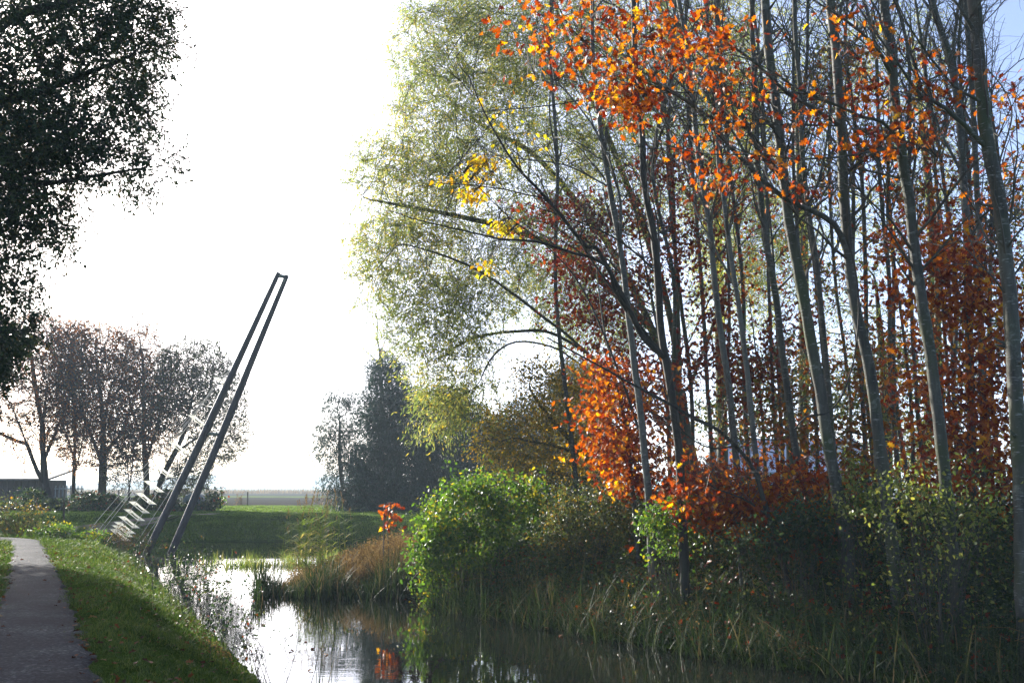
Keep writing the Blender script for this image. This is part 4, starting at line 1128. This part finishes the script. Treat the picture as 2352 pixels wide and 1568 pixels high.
for k, (x, y, s) in enumerate(tl):
    A, B = P(x, y, sdp + .3), P(x + 16 * s, y, sdp + .42)
    Cc, Dd = P(x + 50 * s, y + 27 * s, sdp + .36), P(x + 33 * s, y + 27 * s, sdp + .24)
    # cloth with an hourglass opening: outer edge slightly scalloped, inner edge offset
    def uv(u, v):
        sag = np.array([0, 0, -.05 * math.sin(math.pi * u) * math.sin(math.pi * v)])
        return (A * (1 - u) + B * u) * (1 - v) + (Dd * (1 - u) + Cc * u) * v + sag
    out, inn = [], []
    m = 9
    for e in range(4):
        for j in range(m):
            q = j / m
            u, v = [(q, 0), (1, q), (1 - q, 1), (0, 1 - q)][e]
            sc = .045 * math.sin(math.pi * q)
            if e == 1: u -= sc
            if e == 3: u += sc * 2.2
            out.append(uv(u, v))
            ui = .30 + .40 * u; vi = .26 + .46 * v
            ui += .10 * math.sin(math.pi * vi) * (1 if e == 3 else 0)
            inn.append(uv(ui, vi))
    n = len(out)
    j = np.arange(n)[:, None]
    mb = MB(); mb.add(np.array(out + inn), np.hstack([j, (j + 1) % n, n + (j + 1) % n, n + j]))
    so = mb.build('sail', MAT['sail'], scu)
    md = so.modifiers.new('cloth_thickness', 'SOLIDIFY'); md.thickness = .008
    bt = MB(); tube(bt, np.array([A, B]), .012, 5, cap=True)
    bt.build('batten', MAT['rope'], so).location = (0, 0, 0)
    bt = MB(); tube(bt, np.array([Dd, Cc]), .012, 5, cap=True)
    bt.build('batten', MAT['rope'], so).location = (0, 0, 0)
    ctrs.append((uv(.5, .18), uv(.5, .82), A, Cc))


def rope(pts, r=.011, name='cable'):
    mb = MB(); tube(mb, crv(np.array(pts), .3), r, 5); return mb.build(name, MAT['rope'], scu)


top = P(552, 815, sdp)
rope([P(246, 1243, sdp)] + [c[0] for c in ctrs[::-1]] + [top])
rope([P(262, 1246, sdp)] + [c[1] for c in ctrs[::-1]] + [P(585, 812, sdp)])
for a, b, e in (((198, 1229), (263, 1149), (545, 832)), ((212, 1235), (283, 1147), (548, 824)), ((219, 1239), (285, 1155), (552, 818)), ((303, 1262), (374, 1153), (566, 862)), ((318, 1255), (390, 1150), (575, 845)), ((338, 1246), (420, 1110), (580, 830))):
    rope([P(*a, sdp + .2), P(*b, sdp + .2), P(*e, sdp)], .010)
for k in range(4, 12, 2):
    A, Cc = ctrs[k][2], ctrs[k][3]
    y = tl[k][1]
    l = P(212 + (1235 - y - 8) * .8, y - 6, sdp + .2); r_ = P(303 + (1262 - y - 27) * .665, y + 24, sdp + .2)
    rope([A, (A + l) / 2 + [0, 0, -.08], l], .003, 'tie'); rope([Cc, (Cc + r_) / 2 + [0, 0, -.09], r_], .003, 'tie')

# ------------------------------------------------------------------ far small things
MAT['post'] = flat_mat('grey_post', (.05, .042, .032), (.11, .095, .075), scale=6, rough=.85, stretch=(4, 4, .6))


def post(name, lab, x, y0, y1, w, d, grp=None, cat='post'):
    a, b = P(x, y1, d), P(x, y0, d)
    a[2] = min(a[2], float(height(a[0], a[1]))) - .1
    mb = MB(); tube(mb, np.array([a, a * .5 + b * .5, b - [0, 0, .01], b]), np.array([w, w, w, w * .75]) * d / F / 2, 8, cap=True)
    return tag(mb.build(name, MAT['post']), lab, cat, grp)


post('fence_post', 'weathered round post by the bend of the path', 147, 1150, 1216, 4.6, 36.5)
post('fence_post', 'thin leaning-topped field post beside the yellow-green weeds', 510, 1128, 1159, 2.4, 70)
post('fence_post', 'thicker field post standing alone on the bright grass edge', 569, 1128.4, 1154, 3.0, 78)
post('fence_post', 'short grey stake beside the flame-red sapling', 882, 1178, 1230, 3.0, 24.2)
for k, (x, y) in enumerate(((273, 1124), (295, 1128))):
    post('fence_post', ['taller old stake in the scrub below the far trees', 'shorter old stake in the scrub below the far trees'][k], x, y, 1160, 3.0, 61)
d = 80.0
c = P(477, 1150, d); c[2] = float(height(c[0], c[1]))
sg = thing('field_sign', c, 'small blank field sign on a thin pole seen between the leaning poles and field posts', 'sign')
tp_, bt_ = P(474.5, 1120, d), c - [0, 0, .1]
mb = MB(); tube(mb, np.array([bt_, tp_]), .035, 6, cap=True); mb.build('pole', MAT['post'], sg)
mb = MB(); box(mb, P(475, 1120.3, d) + [0, -.05, 0], [.44, .04, .14]); mb.build('panel', flat_mat('sign_panel', (.1, .12, .13), (.14, .17, .18)), sg)
# wrapped round bale
c = P(446, 1162, 60.5); c[2] = float(height(c[0], c[1]))
mb = MB()
th = np.linspace(0, 2 * math.pi, 33)[:-1]
prof = [(-.6, .0), (-.6, .44), (-.56, .53), (-.48, .56), (0, .575), (.48, .56), (.56, .53), (.6, .44), (.6, 0)]
vv = np.array([[r * math.cos(a), y, r * math.sin(a)] for y, r in prof for a in th]) + c + [0, 0, .5]
f = [[i * 32 + j, i * 32 + (j + 1) % 32, (i + 1) * 32 + (j + 1) % 32, (i + 1) * 32 + j] for i in range(len(prof) - 1) for j in range(32)]
mb.add(vv, np.array(f))
tag(mb.build('round_bale', flat_mat('bale_wrap', (.075, .095, .08), (.12, .14, .115), scale=4, rough=.55, bump=.2), smooth=True), 'round bale in grey-green wrap lying under the green-leaved tree', 'bale')

# pale far hedge of reeds in the field, and the far wood in the haze
mb = MB()
n = 9000
B = np.column_stack([rng.uniform(-150, 30, n), 300 + rng.normal(size=n) * 2.5, np.zeros(n) + .15])
blades(mb, B, rng.uniform(.7, 2.0, n), .14, .25, 2)
tag(mb.build('reeds', MAT['dry']), kind='stuff')
mb = MB()
n = 26000
x = rng.uniform(-1000, 700, n)
prof = 17 + 6 * np.sin(x * .009) + 4 * np.sin(x * .023 + 1) + 2.5 * np.sin(x * .07 + 2)
prof = prof * (.35 + .65 * np.clip((x + 560) / 130, 0, 1))
z = rng.random(n) ** .8 * prof
C = np.column_stack([x, 1500 + rng.normal(size=n) * 12, z])
leaves(mb, C, 4.5, 'small', droop=0)
tag(mb.build('treeline', MAT['far_green']), kind='stuff')

# ------------------------------------------------------------------ shrubs and undergrowth
def dome_shrub(name, label, es, d, mat, kind, size, n, stems, cat='shrub', group=None, bark='twig', droop=.5, skirt=.45, per=5, base=None, spread=.07):
    """bushy plant: many stems from the ground to points spread through its dome, leaves along them"""
    cx = np.mean([e[0] for e in es]) if base is None else base
    b = P(cx, 1300, d); b[2] = float(height(b[0], b[1])) - .05
    o = thing(name, b, label, cat, group)
    mb, lf = MB(), MB()
    pts = ell(es, d, n / sum(e[6] for e in es))
    zb = b[2]
    pts = pts[pts[:, 2] > height(pts[:, 0], pts[:, 1]) + .03]
    nz = np.sin(pts[:, 0] * 4.1 + 1.3 * np.sin(pts[:, 2] * 3.3)) * np.sin(pts[:, 2] * 4.7 + pts[:, 0]) + .5 * np.sin(pts[:, 1] * 5 + pts[:, 2] * 7)
    pts = pts[nz > -.45]
    pick = pts[rng.choice(len(pts), min(stems, len(pts)), False)]
    for e in pick:
        r = np.array([b[0] + (e[0] - b[0]) * .25 + rng.normal() * .1, b[1] + (e[1] - b[1]) * .25 + rng.normal() * .1, 0]); r[2] = float(height(r[0], r[1])) - .05
        m = r * .5 + e * .5 + np.array([(e[0] - b[0]) * -.06, 0, .12]) + rng.normal(size=3) * .05
        q = crv(np.array([r, m, e]), .2)
        tube(mb, q, np.linspace(.007, .0025, len(q)), 4)
    mb.build('stems', MAT[bark], o)
    if skirt:
        low = pts[rng.random(len(pts)) < skirt].copy()
        g = height(low[:, 0], low[:, 1])
        low[:, 2] = g + (low[:, 2] - g) * rng.random(len(low)) ** 1.2
        low[:, :2] += rng.normal(size=(len(low), 2)) * .12
        out = pts[rng.random(len(pts)) < .07]
        out = out + (out - pts.mean(0)) * rng.uniform(.1, .45, (len(out), 1)) + [0, 0, .05]
        pts = np.vstack([pts, low, out])
    C = np.repeat(pts, per, 0) + rng.normal(size=(len(pts) * per, 3)) * spread
    leaves(lf, C, size, kind, droop=droop)
    lf.build('foliage', MAT[mat], o)
    return o


dome_shrub('dogwood_shrub', 'bright green dome-shaped shrub at the water edge, biggest on this bank', [(1110, 1130, 95, 55, 0, .9, 230), (1030, 1190, 75, 70, -.1, .8, 190), (1150, 1180, 110, 80, 0, .9, 260), (985, 1250, 50, 60, -.2, .6, 110), (1080, 1260, 110, 60, -.2, .8, 190), (1210, 1140, 60, 55, .2, .7, 110), (955, 1230, 25, 30, -.2, .3, 20)],
           22.0, 'dogwood', 'oval', .10, 1500, 60, per=6, spread=.10, droop=.7)
dome_shrub('elder_shrub', 'small fresh green shrub at the feet of the pale and the dark trunks', [(1540, 1190, 60, 45, 0, .4, 90), (1580, 1170, 35, 35, 0, .4, 50), (1500, 1200, 40, 40, 0, .4, 50), (1560, 1240, 70, 40, 0, .5, 60)], 16.6, 'dogwood', 'oval', .07, 330, 24, per=5, spread=.07, skirt=.12)
dome_shrub('spindle_shrub', 'loose shrub of upright stems with pale yellow-green leaves before the broad orange oak', [(2080, 1120, 50, 50, 0, .4, 60), (2130, 1130, 60, 70, 0, .5, 90), (2210, 1150, 70, 70, 0, .5, 90), (2060, 1200, 60, 60, 0, .5, 60), (2180, 1240, 120, 50, 0, .5, 60), (2280, 1190, 50, 50, 0, .4, 30), (2000, 1150, 60, 60, .3, .5, 30), (2240, 1080, 60, 50, 0, .5, 40)], 13.5, 'spindle', 'oval', .065, 380, 46, per=4, spread=.12, base=2140, skirt=.5)
dome_shrub('spindle_shrub', 'sunlit yellow-green shrub hanging between the mossy trunk and the vine trunk', [(1960, 1110, 30, 60, 0, .3, 50), (2000, 1160, 30, 50, 0, .3, 40), (1930, 1160, 30, 40, 0, .3, 30)], 14.9, 'spindle', 'oval', .075, 130, 25, per=4, spread=.07)
dome_shrub('holly_shrub', 'dark glossy evergreen shrub below the blue-shaded barn', [(1860, 1180, 70, 40, 0, .5, 90), (1800, 1220, 80, 40, 0, .5, 80), (1900, 1220, 60, 45, 0, .5, 70), (1720, 1240, 90, 30, 0, .5, 50), (1980, 1240, 90, 30, 0, .5, 50)], 15.2, 'bramble', 'lobed', .075, 430, 40, per=5, spread=.1)
dome_shrub('grey_shrub', 'dull green shrub rising between the dome shrub and the fresh green shrub', [(1330, 1170, 80, 50, 0, .6, 120), (1400, 1160, 60, 45, 0, .6, 90), (1280, 1220, 80, 50, 0, .6, 90), (1400, 1220, 90, 45, 0, .6, 90)], 19.6, 'wood_green', 'small', .06, 700, 60, per=7, spread=.09)

# bramble thicket over the whole right bank: uncountable
def bank_points(n, x0, x1, y0, y1, smin, smax):
    x, y = rng.uniform(x0, x1, n), rng.uniform(y0, y1, n)
    s = sdf(x, y)
    k = (s > smin) & (s < smax)
    return x[k], y[k], s[k]


x, y, s = bank_points(150000, -2, 9.5, 11.5, 26, .15, 7)
keepm = rng.random(len(x)) < np.clip(1.3 - (y - 12) / 20, .3, 1)
x, y, s = x[keepm], y[keepm], s[keepm]
hmax = np.clip(.08 + .46 * s, 0, 1.55) * (.85 + .25 * np.sin(x * 2.1 + y) + .2 * np.sin(x * 5 + y * 3) + .1 * np.sin(x * 11 + y * 2))
t = rng.random(len(x)) ** .5
C = np.column_stack([x, y, height(x, y) + t * np.clip(hmax, .1, 1.8)])
mb = MB()
leaves(mb, C[:len(C) * 3 // 4], .065, 'small', droop=.2, flat=.5)
leaves(mb, C[len(C) * 3 // 4:], .08, 'lobed', droop=.2, flat=.5)
tag(mb.build('undergrowth', MAT['bramble']), kind='stuff')
k = (t > .7) & (s > .7) & (rng.random(len(t)) < .5)
mb = MB()
leaves(mb, C[k] + rng.normal(size=(k.sum(), 3)) * .06 + [0, 0, .05], .065, 'oval', droop=.3, flat=.2)
tag(mb.build('wild_herbs', MAT['herb']), kind='stuff')
# canes, dead stems and arching bramble twigs
mb = MB()
x, y, s = bank_points(700, -2, 9, 11.8, 22, .1, 5)
for a, b, q in zip(x, y, s):
    z = float(height(a, b))
    h = rng.uniform(.4, 1.3) * np.clip(.5 + q * .3, .4, 1.2)
    az = rng.uniform(0, 6.28); L = rng.uniform(.2, .9)
    e = np.array([math.cos(az) * L, math.sin(az) * L, 0])
    tube(mb, crv(np.array([[a, b, z - .03], np.array([a, b, z + h]) + e * .35, np.array([a, b, z + h * rng.uniform(.6, 1.15)]) + e]), .22), .005, 3)
tag(mb.build('dead_canes', MAT['dry']), 'tangle of dead brown canes in the undergrowth', kind='stuff')
# russet dry herbs in the undergrowth
mb = MB()
x, y, s = bank_points(26000, -4.5, 6, 13.5, 24.5, .2, 3.2)
C = np.column_stack([x, y, height(x, y) + rng.random(len(x)) ** .7 * np.clip(.2 + .3 * s, 0, .9) * (.7 + .5 * np.sin(x * 3 + y * 2))])
leaves(mb, C, .035, 'small', droop=.1)
tag(mb.build('dry_herbs', MAT['dry']), kind='stuff')
# red leaves caught in it
mb = MB()
x, y, s = bank_points(1500, -1, 9, 11.8, 21, .2, 5)
C = np.column_stack([x, y, height(x, y) + np.clip(.1 + .42 * s, 0, 1.5) * rng.uniform(.5, 1.05, len(x))])
leaves(mb, C, .12, 'oak', droop=.2, flat=.8)
tag(mb.build('caught_leaves', MAT['oak_dark']), kind='stuff')
# sedge along the right shore
mb = MB()
x, y, s = bank_points(26000, -2.2, 9.5, 11.3, 24, -.35, 1.3)
B = np.column_stack([x, y, np.maximum(height(x, y), WL - .1) - .02])
B = B[:5200]
blades(mb, B, rng.uniform(.35, 1.05, len(B)), rng.uniform(.012, .026, len(B)), .5, 5, curl=.6)
tag(mb.build('sedge', MAT['sedge']), kind='stuff')
# iris clump, broad upright blades
c = P(2010, 1500, 11.9); c[2] = float(height(c[0], c[1]))
mb = MB()
B = c + rng.normal(size=(26, 3)) * [.16, .12, 0]
blades(mb, B, rng.uniform(.5, 1.15, 26), .04, .28, 5, curl=.2)
tag(mb.build('iris_plant', MAT['sedge']), 'clump of tall broad green iris blades standing out of the sedge', 'plant')

# spit: dark sedge, brown herbs, tall reeds
mb = MB()
n = 2600
x = rng.uniform(-5.9, -1.6, n); y = 23.3 + rng.normal(size=n) * .45 + np.abs(x + 3.6) * .06
B = np.column_stack([x, y, np.maximum(height(x, y), WL - .05)])
blades(mb, B, rng.uniform(.35, 1.05, n) * (.75 + .35 * np.sin(x * 4)), .024, .32, 4, curl=.5)
tag(mb.build('dark_sedge', MAT['sedge']), kind='stuff')
mb = MB()
n = 5200
x = rng.uniform(-5.6, -2.0, n); y = rng.uniform(23.6, 28, n)
z = height(x, y)
hh = (.32 + .62 * np.clip((x + 4.9) / 1.5, 0, 1)) * (.8 + .25 * np.sin(x * 7 + y * 3) + .15 * np.sin(x * 17)) - np.clip(z + .55, 0, .6)
hh = np.clip(hh, .15, 1.2)
blades(mb, np.column_stack([x, y, z]), rng.uniform(.5, 1.15, n) * hh, .014, .3, 3)
C = np.column_stack([x, y, z + rng.uniform(.35, 1.05, n) * hh])
leaves(mb, np.repeat(C, 3, 0) + rng.normal(size=(n * 3, 3)) * .06, .04, 'small', droop=0)
tag(mb.build('dry_herb_bed', MAT['dry']), kind='stuff')
mb = MB()
n = 2300
x = rng.uniform(-10.8, -5.2, n); y = 33.0 + rng.normal(size=n) * .55 + (x + 8) * .15
k = rng.random(n) < np.clip(.12 + (x + 10.8) / 6, 0, 1) * (.5 + .5 * np.sin(x * 5))
x, y = x[k], y[k]
B = np.column_stack([x, y, np.full(len(x), WL - .05)])
blades(mb, B, rng.uniform(.12, .6, len(x)), .02, .3, 3, curl=.5)
x = rng.uniform(-9, -6.2, 500); y = 31.8 + rng.normal(size=500) * .2
blades(mb, np.column_stack([x, y, np.full(500, WL - .05)]), rng.uniform(.1, .4, 500), .03, .3, 3)
tag(mb.build('water_sedge', MAT['reed']), kind='stuff')
# reeds with plumes: each stem is a countable plant
reed0 = None
rd = 28.0


def make_reed(label):
    o = thing('reed', (0, 0, 0), label, 'reed', 'tall reeds at the tip of the spit')
    st, lf, pl = MB(), MB(), MB()
    H = 2.0
    q = crv(np.array([[0, 0, -.1], [.02, 0, .9], [.08, .02, 1.6], [.16, .03, H]]), .2)
    tube(st, q, np.linspace(.007, .004, len(q)), 4)
    for h in np.linspace(.4, 1.75, 11):
        i = int(h / H * (len(q) - 1))
        az = rng.choice([0, math.pi]) + rng.normal() * .6
        d_ = np.array([math.cos(az), math.sin(az), 0]); L = rng.uniform(.45, .75)
        s_ = [q[i] + d_ * L * t + [0, 0, L * (.75 * t - .55 * t * t)] for t in (0, .35, .7, 1)]
        wv = np.cross(d_, [0, 0, 1]) * .02
        v = []
        for p_, w in zip(s_, (.6, 1, .7, .05)): v += [p_ - wv * w, p_ + wv * w]
        lf.add(np.array(v), np.array([[0, 1, 3, 2], [2, 3, 5, 4], [4, 5, 7, 6]]))
    for _ in range(26):
        t = rng.random()
        b = q[-1] - [.03 * (1 - t), 0, .05 * (1 - t)] + np.array([.05, .01, .26]) * t
        blades(pl, b[None], .12 * (1.1 - t * .6), .012, .7, 2, curl=.8)
    st.build('stem', MAT['reed'], o); lf.build('leaves', MAT['reed'], o); pl.build('plume', MAT['dry'], o)
    return o


spots = []
for k in range(56):
    x, y = rng.normal() * .38 - 5.35, 28 + rng.normal() * .8
    spots.append((x, y))
R0 = make_reed('tall green reed with a feathery plume among reeds at the tip of the spit')
for k, (x, y) in enumerate(spots):
    z = max(float(height(x, y)), WL)
    if k == 0:
        R0.location = (x, y, z)
    else:
        copy_thing(R0, (x, y, z), rng.uniform(-.8, .8) + (math.pi if rng.random() < .3 else 0), rng.uniform(.55, 1.05))

# ------------------------------------------------------------------ left bank: grass, litter, weeds
def lawn(mb, n, x0, x1, y0, y1, h0, h1, w, smin=.1, pmin=.40, cond=None):
    x, y = rng.uniform(x0, x1, n), rng.uniform(y0, y1, n)
    s = sdf(x, y)
    k = s > smin
    if cond is not None: k &= cond(x, y)
    x, y, s = x[k], y[k], s[k]
    if pmin:
        k = path_dist(x, y) > pmin + .06 * rng.normal(size=len(x))
        x, y = x[k], y[k]
    B = np.column_stack([x, y, height(x, y) - .01])
    blades(mb, B, rng.uniform(h0, h1, len(x)) * (1 + .5 * np.sin(x * 2.3 + y * 1.1) * np.sin(y * 1.7)), w, .55, 2)


inview = lambda x, y: (np.abs(x + .0) < y * .56 + 1.0)
mb = MB()
lb = lambda x, y: inview(x, y) & (x < -1.2 - (y - 9) * .1)
lawn(mb, 90000, -9, -1.2, 7.2, 14, .025, .065, .006, cond=lb)
lawn(mb, 80000, -15, -4, 14, 24, .03, .08, .009, cond=lb)
lawn(mb, 36000, -22, -8, 24, 37, .04, .12, .014, cond=lb)
x, y, s = bank_points(30000, -16, -1.5, 9, 38, -.05, .7)
k = (x < -2.0) & inview(x, y)
B = np.column_stack([x[k], y[k], height(x[k], y[k]) - .02])[:9000]
blades(mb, B, rng.uniform(.08, .26, len(B)), .009, .6, 3)
tag(mb.build('grass', MAT['grass']), kind='stuff')
mb = MB()
farb = lambda x, y: (x < 14) & (x > -30)
lawn(mb, 60000, -30, 12, 46.6, 48.6, .05, .12, .022, smin=.02, pmin=0, cond=farb)
lawn(mb, 150000, -34, 10, 48.6, 80, .03, .07, .03, pmin=0, cond=farb)
tag(mb.build('bank_grass', MAT['sunlit_grass']), kind='stuff')
mb = MB()
n = 5600
x, y = rng.uniform(-14, -1.8, n), 7.5 + 24 * rng.random(n) ** 1.4
k = (sdf(x, y) > .15) & inview(x, y) & (x < -1.8)
x, y = x[k], y[k]
pdn = path_dist(x, y)
k = rng.random(len(x)) < np.where(pdn < .36, .10, np.where(pdn < .75, 1.0, .45))
x, y = x[k], y[k]
leaves(mb, np.column_stack([x, y, height(x, y) + .035 + .02 * rng.random(len(x))]), .075, 'lobed', droop=0, flat=2.5)
tag(mb.build('fallen_leaves', MAT['litter']), kind='stuff')

# stringy weeds and young twigs along the left shore
def weed_clump(label, px, py, n, h, leaf=0.0, mat='dry', name='weed_clump', lmat='bramble', rad=.25, lsz=.07, twig='twig'):
    c = G(px, py, WL + .2); c[2] = float(height(c[0], c[1]))
    c[2] = max(c[2], WL - .05)
    o = thing(name, c, label, 'plant')
    mb, lf = MB(), MB()
    for _ in range(n):
        b = c + [rng.normal() * rad, rng.normal() * rad, 0]; b[2] = max(float(height(b[0], b[1])), WL) - .03
        d = rng.normal(size=3) * .22; H = h * rng.uniform(.5, 1.1)
        e = b + [d[0] * H, d[1] * H, H]
        q = crv(np.array([b, (b + e) / 2 + rng.normal(size=3) * .05, e]), .08)
        tube(mb, q, np.linspace(.006, .0025, len(q)), 3)
        for _k in range(5):
            j = rng.integers(len(q) // 3, len(q)); dd = rng.normal(size=3) * .6 + [0, 0, .5]
            s = np.array([q[j], q[j] + dd * .12, q[j] + dd * .22 + rng.normal(size=3) * .03]); tube(mb, s, .0025, 3)
            if leaf: leaves(lf, np.repeat(s[1:], int(leaf), 0) + rng.normal(size=(2 * int(leaf), 3)) * .04, lsz, 'small', droop=.2)
    mb.build('stems', MAT[twig], o)
    if leaf: lf.build('foliage', MAT[lmat], o)
    return o


weed_clump('dark tangle of twigs with small leaves overhanging the water below the poles', 462, 1385, 30, 1.0, leaf=3, rad=.5, lsz=.055)
weed_clump('dark leafy tangle nearer along the bank, before the reflected pole', 512, 1440, 14, .7, leaf=2, rad=.35, lsz=.055)
weed_clump('thin dead stems standing at the bank beside the lowest sail', 320, 1290, 22, 1.15, leaf=1, rad=.4, lsz=.05)
weed_clump('russet dry bush at the foot of the sails', 285, 1262, 40, .75, leaf=2, rad=.5, lmat='dry', lsz=.055)
weed_clump('scattered dry stems on the bank slope by the white water', 600, 1500, 9, .6, leaf=1, rad=.35, lsz=.04)
weed_clump('few tall thin stems at the very edge of the nearest bank', 648, 1560, 6, 1.0, leaf=0, rad=.18)
weed_clump('dead twig fan between the two leafy tangles', 400, 1335, 24, 1.0, leaf=2, rad=.4, lsz=.05)
# dock spikes, foreground
for k, (px, py, dd) in enumerate(((918, 1512, 7.6), (952, 1530, 7.4), (987, 1518, 7.8))):
    t = P(px, py, dd)
    b = np.array([t[0] + .03, t[1], float(height(t[0], t[1]))]); b[2] = max(b[2], WL)
    o = thing('dock_plant', b, ['dark brown dock seed spike, thickest and leftmost of three at the bottom edge', 'short dark dock seed spike between its two taller neighbours', 'tall slim dark dock seed spike, rightmost of three at the bottom edge'][k], 'plant')
    mb, lf = MB(), MB()
    q = crv(np.array([b, (b + t) / 2 + [.01, 0, 0], t]), .05); tube(mb, q, .004, 4)
    Cq = q[int(len(q) * .55):]
    Cq = np.repeat(Cq, 34, 0) + rng.normal(size=(len(Cq) * 34, 3)) * [.013, .013, .02]
    leaves(lf, Cq, .012, 'small')
    for _ in range(4):
        j = int(len(q) * rng.uniform(.6, .9)); dv = np.array([rng.normal() * .05, rng.normal() * .05, .12]); s = np.array([q[j], q[j] + dv * .6, q[j] + dv])
        tube(mb, s, .003, 3); leaves(lf, np.repeat(s, 22, 0) + rng.normal(size=(66, 3)) * .01, .012, 'small')
    mb.build('stem', MAT['twig'], o); lf.build('seed_head', flat_mat('dock_seed', (.03, .014, .01), (.06, .028, .018)), o)

# yellow scrub at the bend of the path
dome_shrub('yellow_scrub', 'thin yellow-leaved scrub growing behind the bend of the path', [(40, 1180, 60, 40, 0, 1.0, 120), (90, 1190, 35, 35, 0, .8, 70), (-30, 1170, 60, 50, 0, 1.0, 90)], 37.0, 'wood_green', 'small', .09, 260, 110, per=3, spread=.12, base=50, bark='dry')
dome_shrub('nettle_patch', 'fresh pale green nettles around the round post', [(150, 1212, 38, 9, 0, .6, 90), (210, 1226, 40, 8, 0, .5, 60), (90, 1222, 40, 8, 0, .5, 50)], 35.5, 'dogwood', 'oval', .09, 260, 60, per=4, spread=.07, cat='plant')
dome_shrub('weed_patch', 'yellow-green weeds at the foot of the field sign', [(490, 1152, 22, 6, 0, .6, 60), (502, 1149, 12, 5, 0, .4, 30)], 68.0, 'dogwood', 'small', .16, 120, 20, per=4, spread=.1, cat='plant')
dome_shrub('dry_weed', 'pale dry weed standing between the two field posts', [(546, 1144, 5, 12, 0, .2, 40), (553, 1140, 4, 12, 0, .2, 40)], 79.0, 'dry', 'small', .08, 40, 14, per=3, spread=.06, cat='plant', bark='dry')

# floating leaves and scum lines
mb = MB()
x, y = rng.uniform(-14, 6, 5000), rng.uniform(11.5, 45, 5000)
s = sdf(x, y)
k = (s < -.1) & (s > -1.2) & (rng.random(5000) < .14)
leaves(mb, np.column_stack([x[k], y[k], np.full(k.sum(), WL + .008)]), .09, 'small', droop=0, flat=30)
tag(mb.build('floating_leaves', MAT['litter']), kind='stuff')

# ------------------------------------------------------------------ haze
hz, nt, out = M('pale_haze')
pv = N(nt, 'ShaderNodeVolumePrincipled')
pv.inputs['Color'].default_value = (.74, .89, 1, 1)
pv.inputs['Density'].default_value = .0007
pv.inputs['Anisotropy'].default_value = .1
nt.links.new(pv.outputs[0], out.inputs['Volume'])
mb = MB(); box(mb, [0, 1150, 13.5], [3400, 3000, 31]); tag(mb.build('haze', hz), kind='stuff')

# ------------------------------------------------------------------ light, camera
AZ, EL = math.radians(-38), math.radians(22)          # azimuth from +Y, positive to the right
w = bpy.data.worlds.new('World'); SC.world = w
w.use_nodes = True
nt = w.node_tree
bg = nt.nodes.get('Background') or nt.nodes.new('ShaderNodeBackground')
sky = nt.nodes.new('ShaderNodeTexSky')
sky.sky_type = 'NISHITA'
sky.sun_disc = False
sky.sun_elevation = EL
sky.sun_rotation = AZ
sky.air_density = .45
sky.dust_density = 1.6
sky.ozone_density = 1.0
nt.links.new(sky.outputs[0], bg.inputs[0])
bg.inputs[1].default_value = 0.15
sl = bpy.data.lights.new('sun', 'SUN')
sl.energy = 5.0; sl.angle = math.radians(.5); sl.color = (1, .95, .87)
so = bpy.data.objects.new('sun', sl); COL.objects.link(so)
from mathutils import Vector
dv = Vector((math.sin(AZ) * math.cos(EL), math.cos(AZ) * math.cos(EL), math.sin(EL)))
so.rotation_euler = (-dv).to_track_quat('-Z', 'Y').to_euler()
cam = bpy.data.cameras.new('camera')
cam.sensor_width = 36; cam.lens = F / 2352 * 36
cam.clip_start = .1; cam.clip_end = 6000
co = bpy.data.objects.new('camera', cam); COL.objects.link(co)
co.location = (0, 0, EYE); co.rotation_euler = (math.pi / 2 + TH, 0, 0)
SC.camera = co
SC.view_settings.view_transform = 'Standard'; SC.view_settings.look = 'None'
SC.view_settings.exposure = 1.6; SC.view_settings.gamma = 1
SC.cycles.use_denoising = True
SC.cycles.max_bounces = 7; SC.cycles.diffuse_bounces = 3; SC.cycles.glossy_bounces = 3; SC.cycles.transmission_bounces = 4; SC.cycles.volume_bounces = 1
SC.cycles.sample_clamp_indirect = 8.0
print('POLYS', sum(len(o.data.polygons) for o in bpy.data.objects if o.type == 'MESH'))
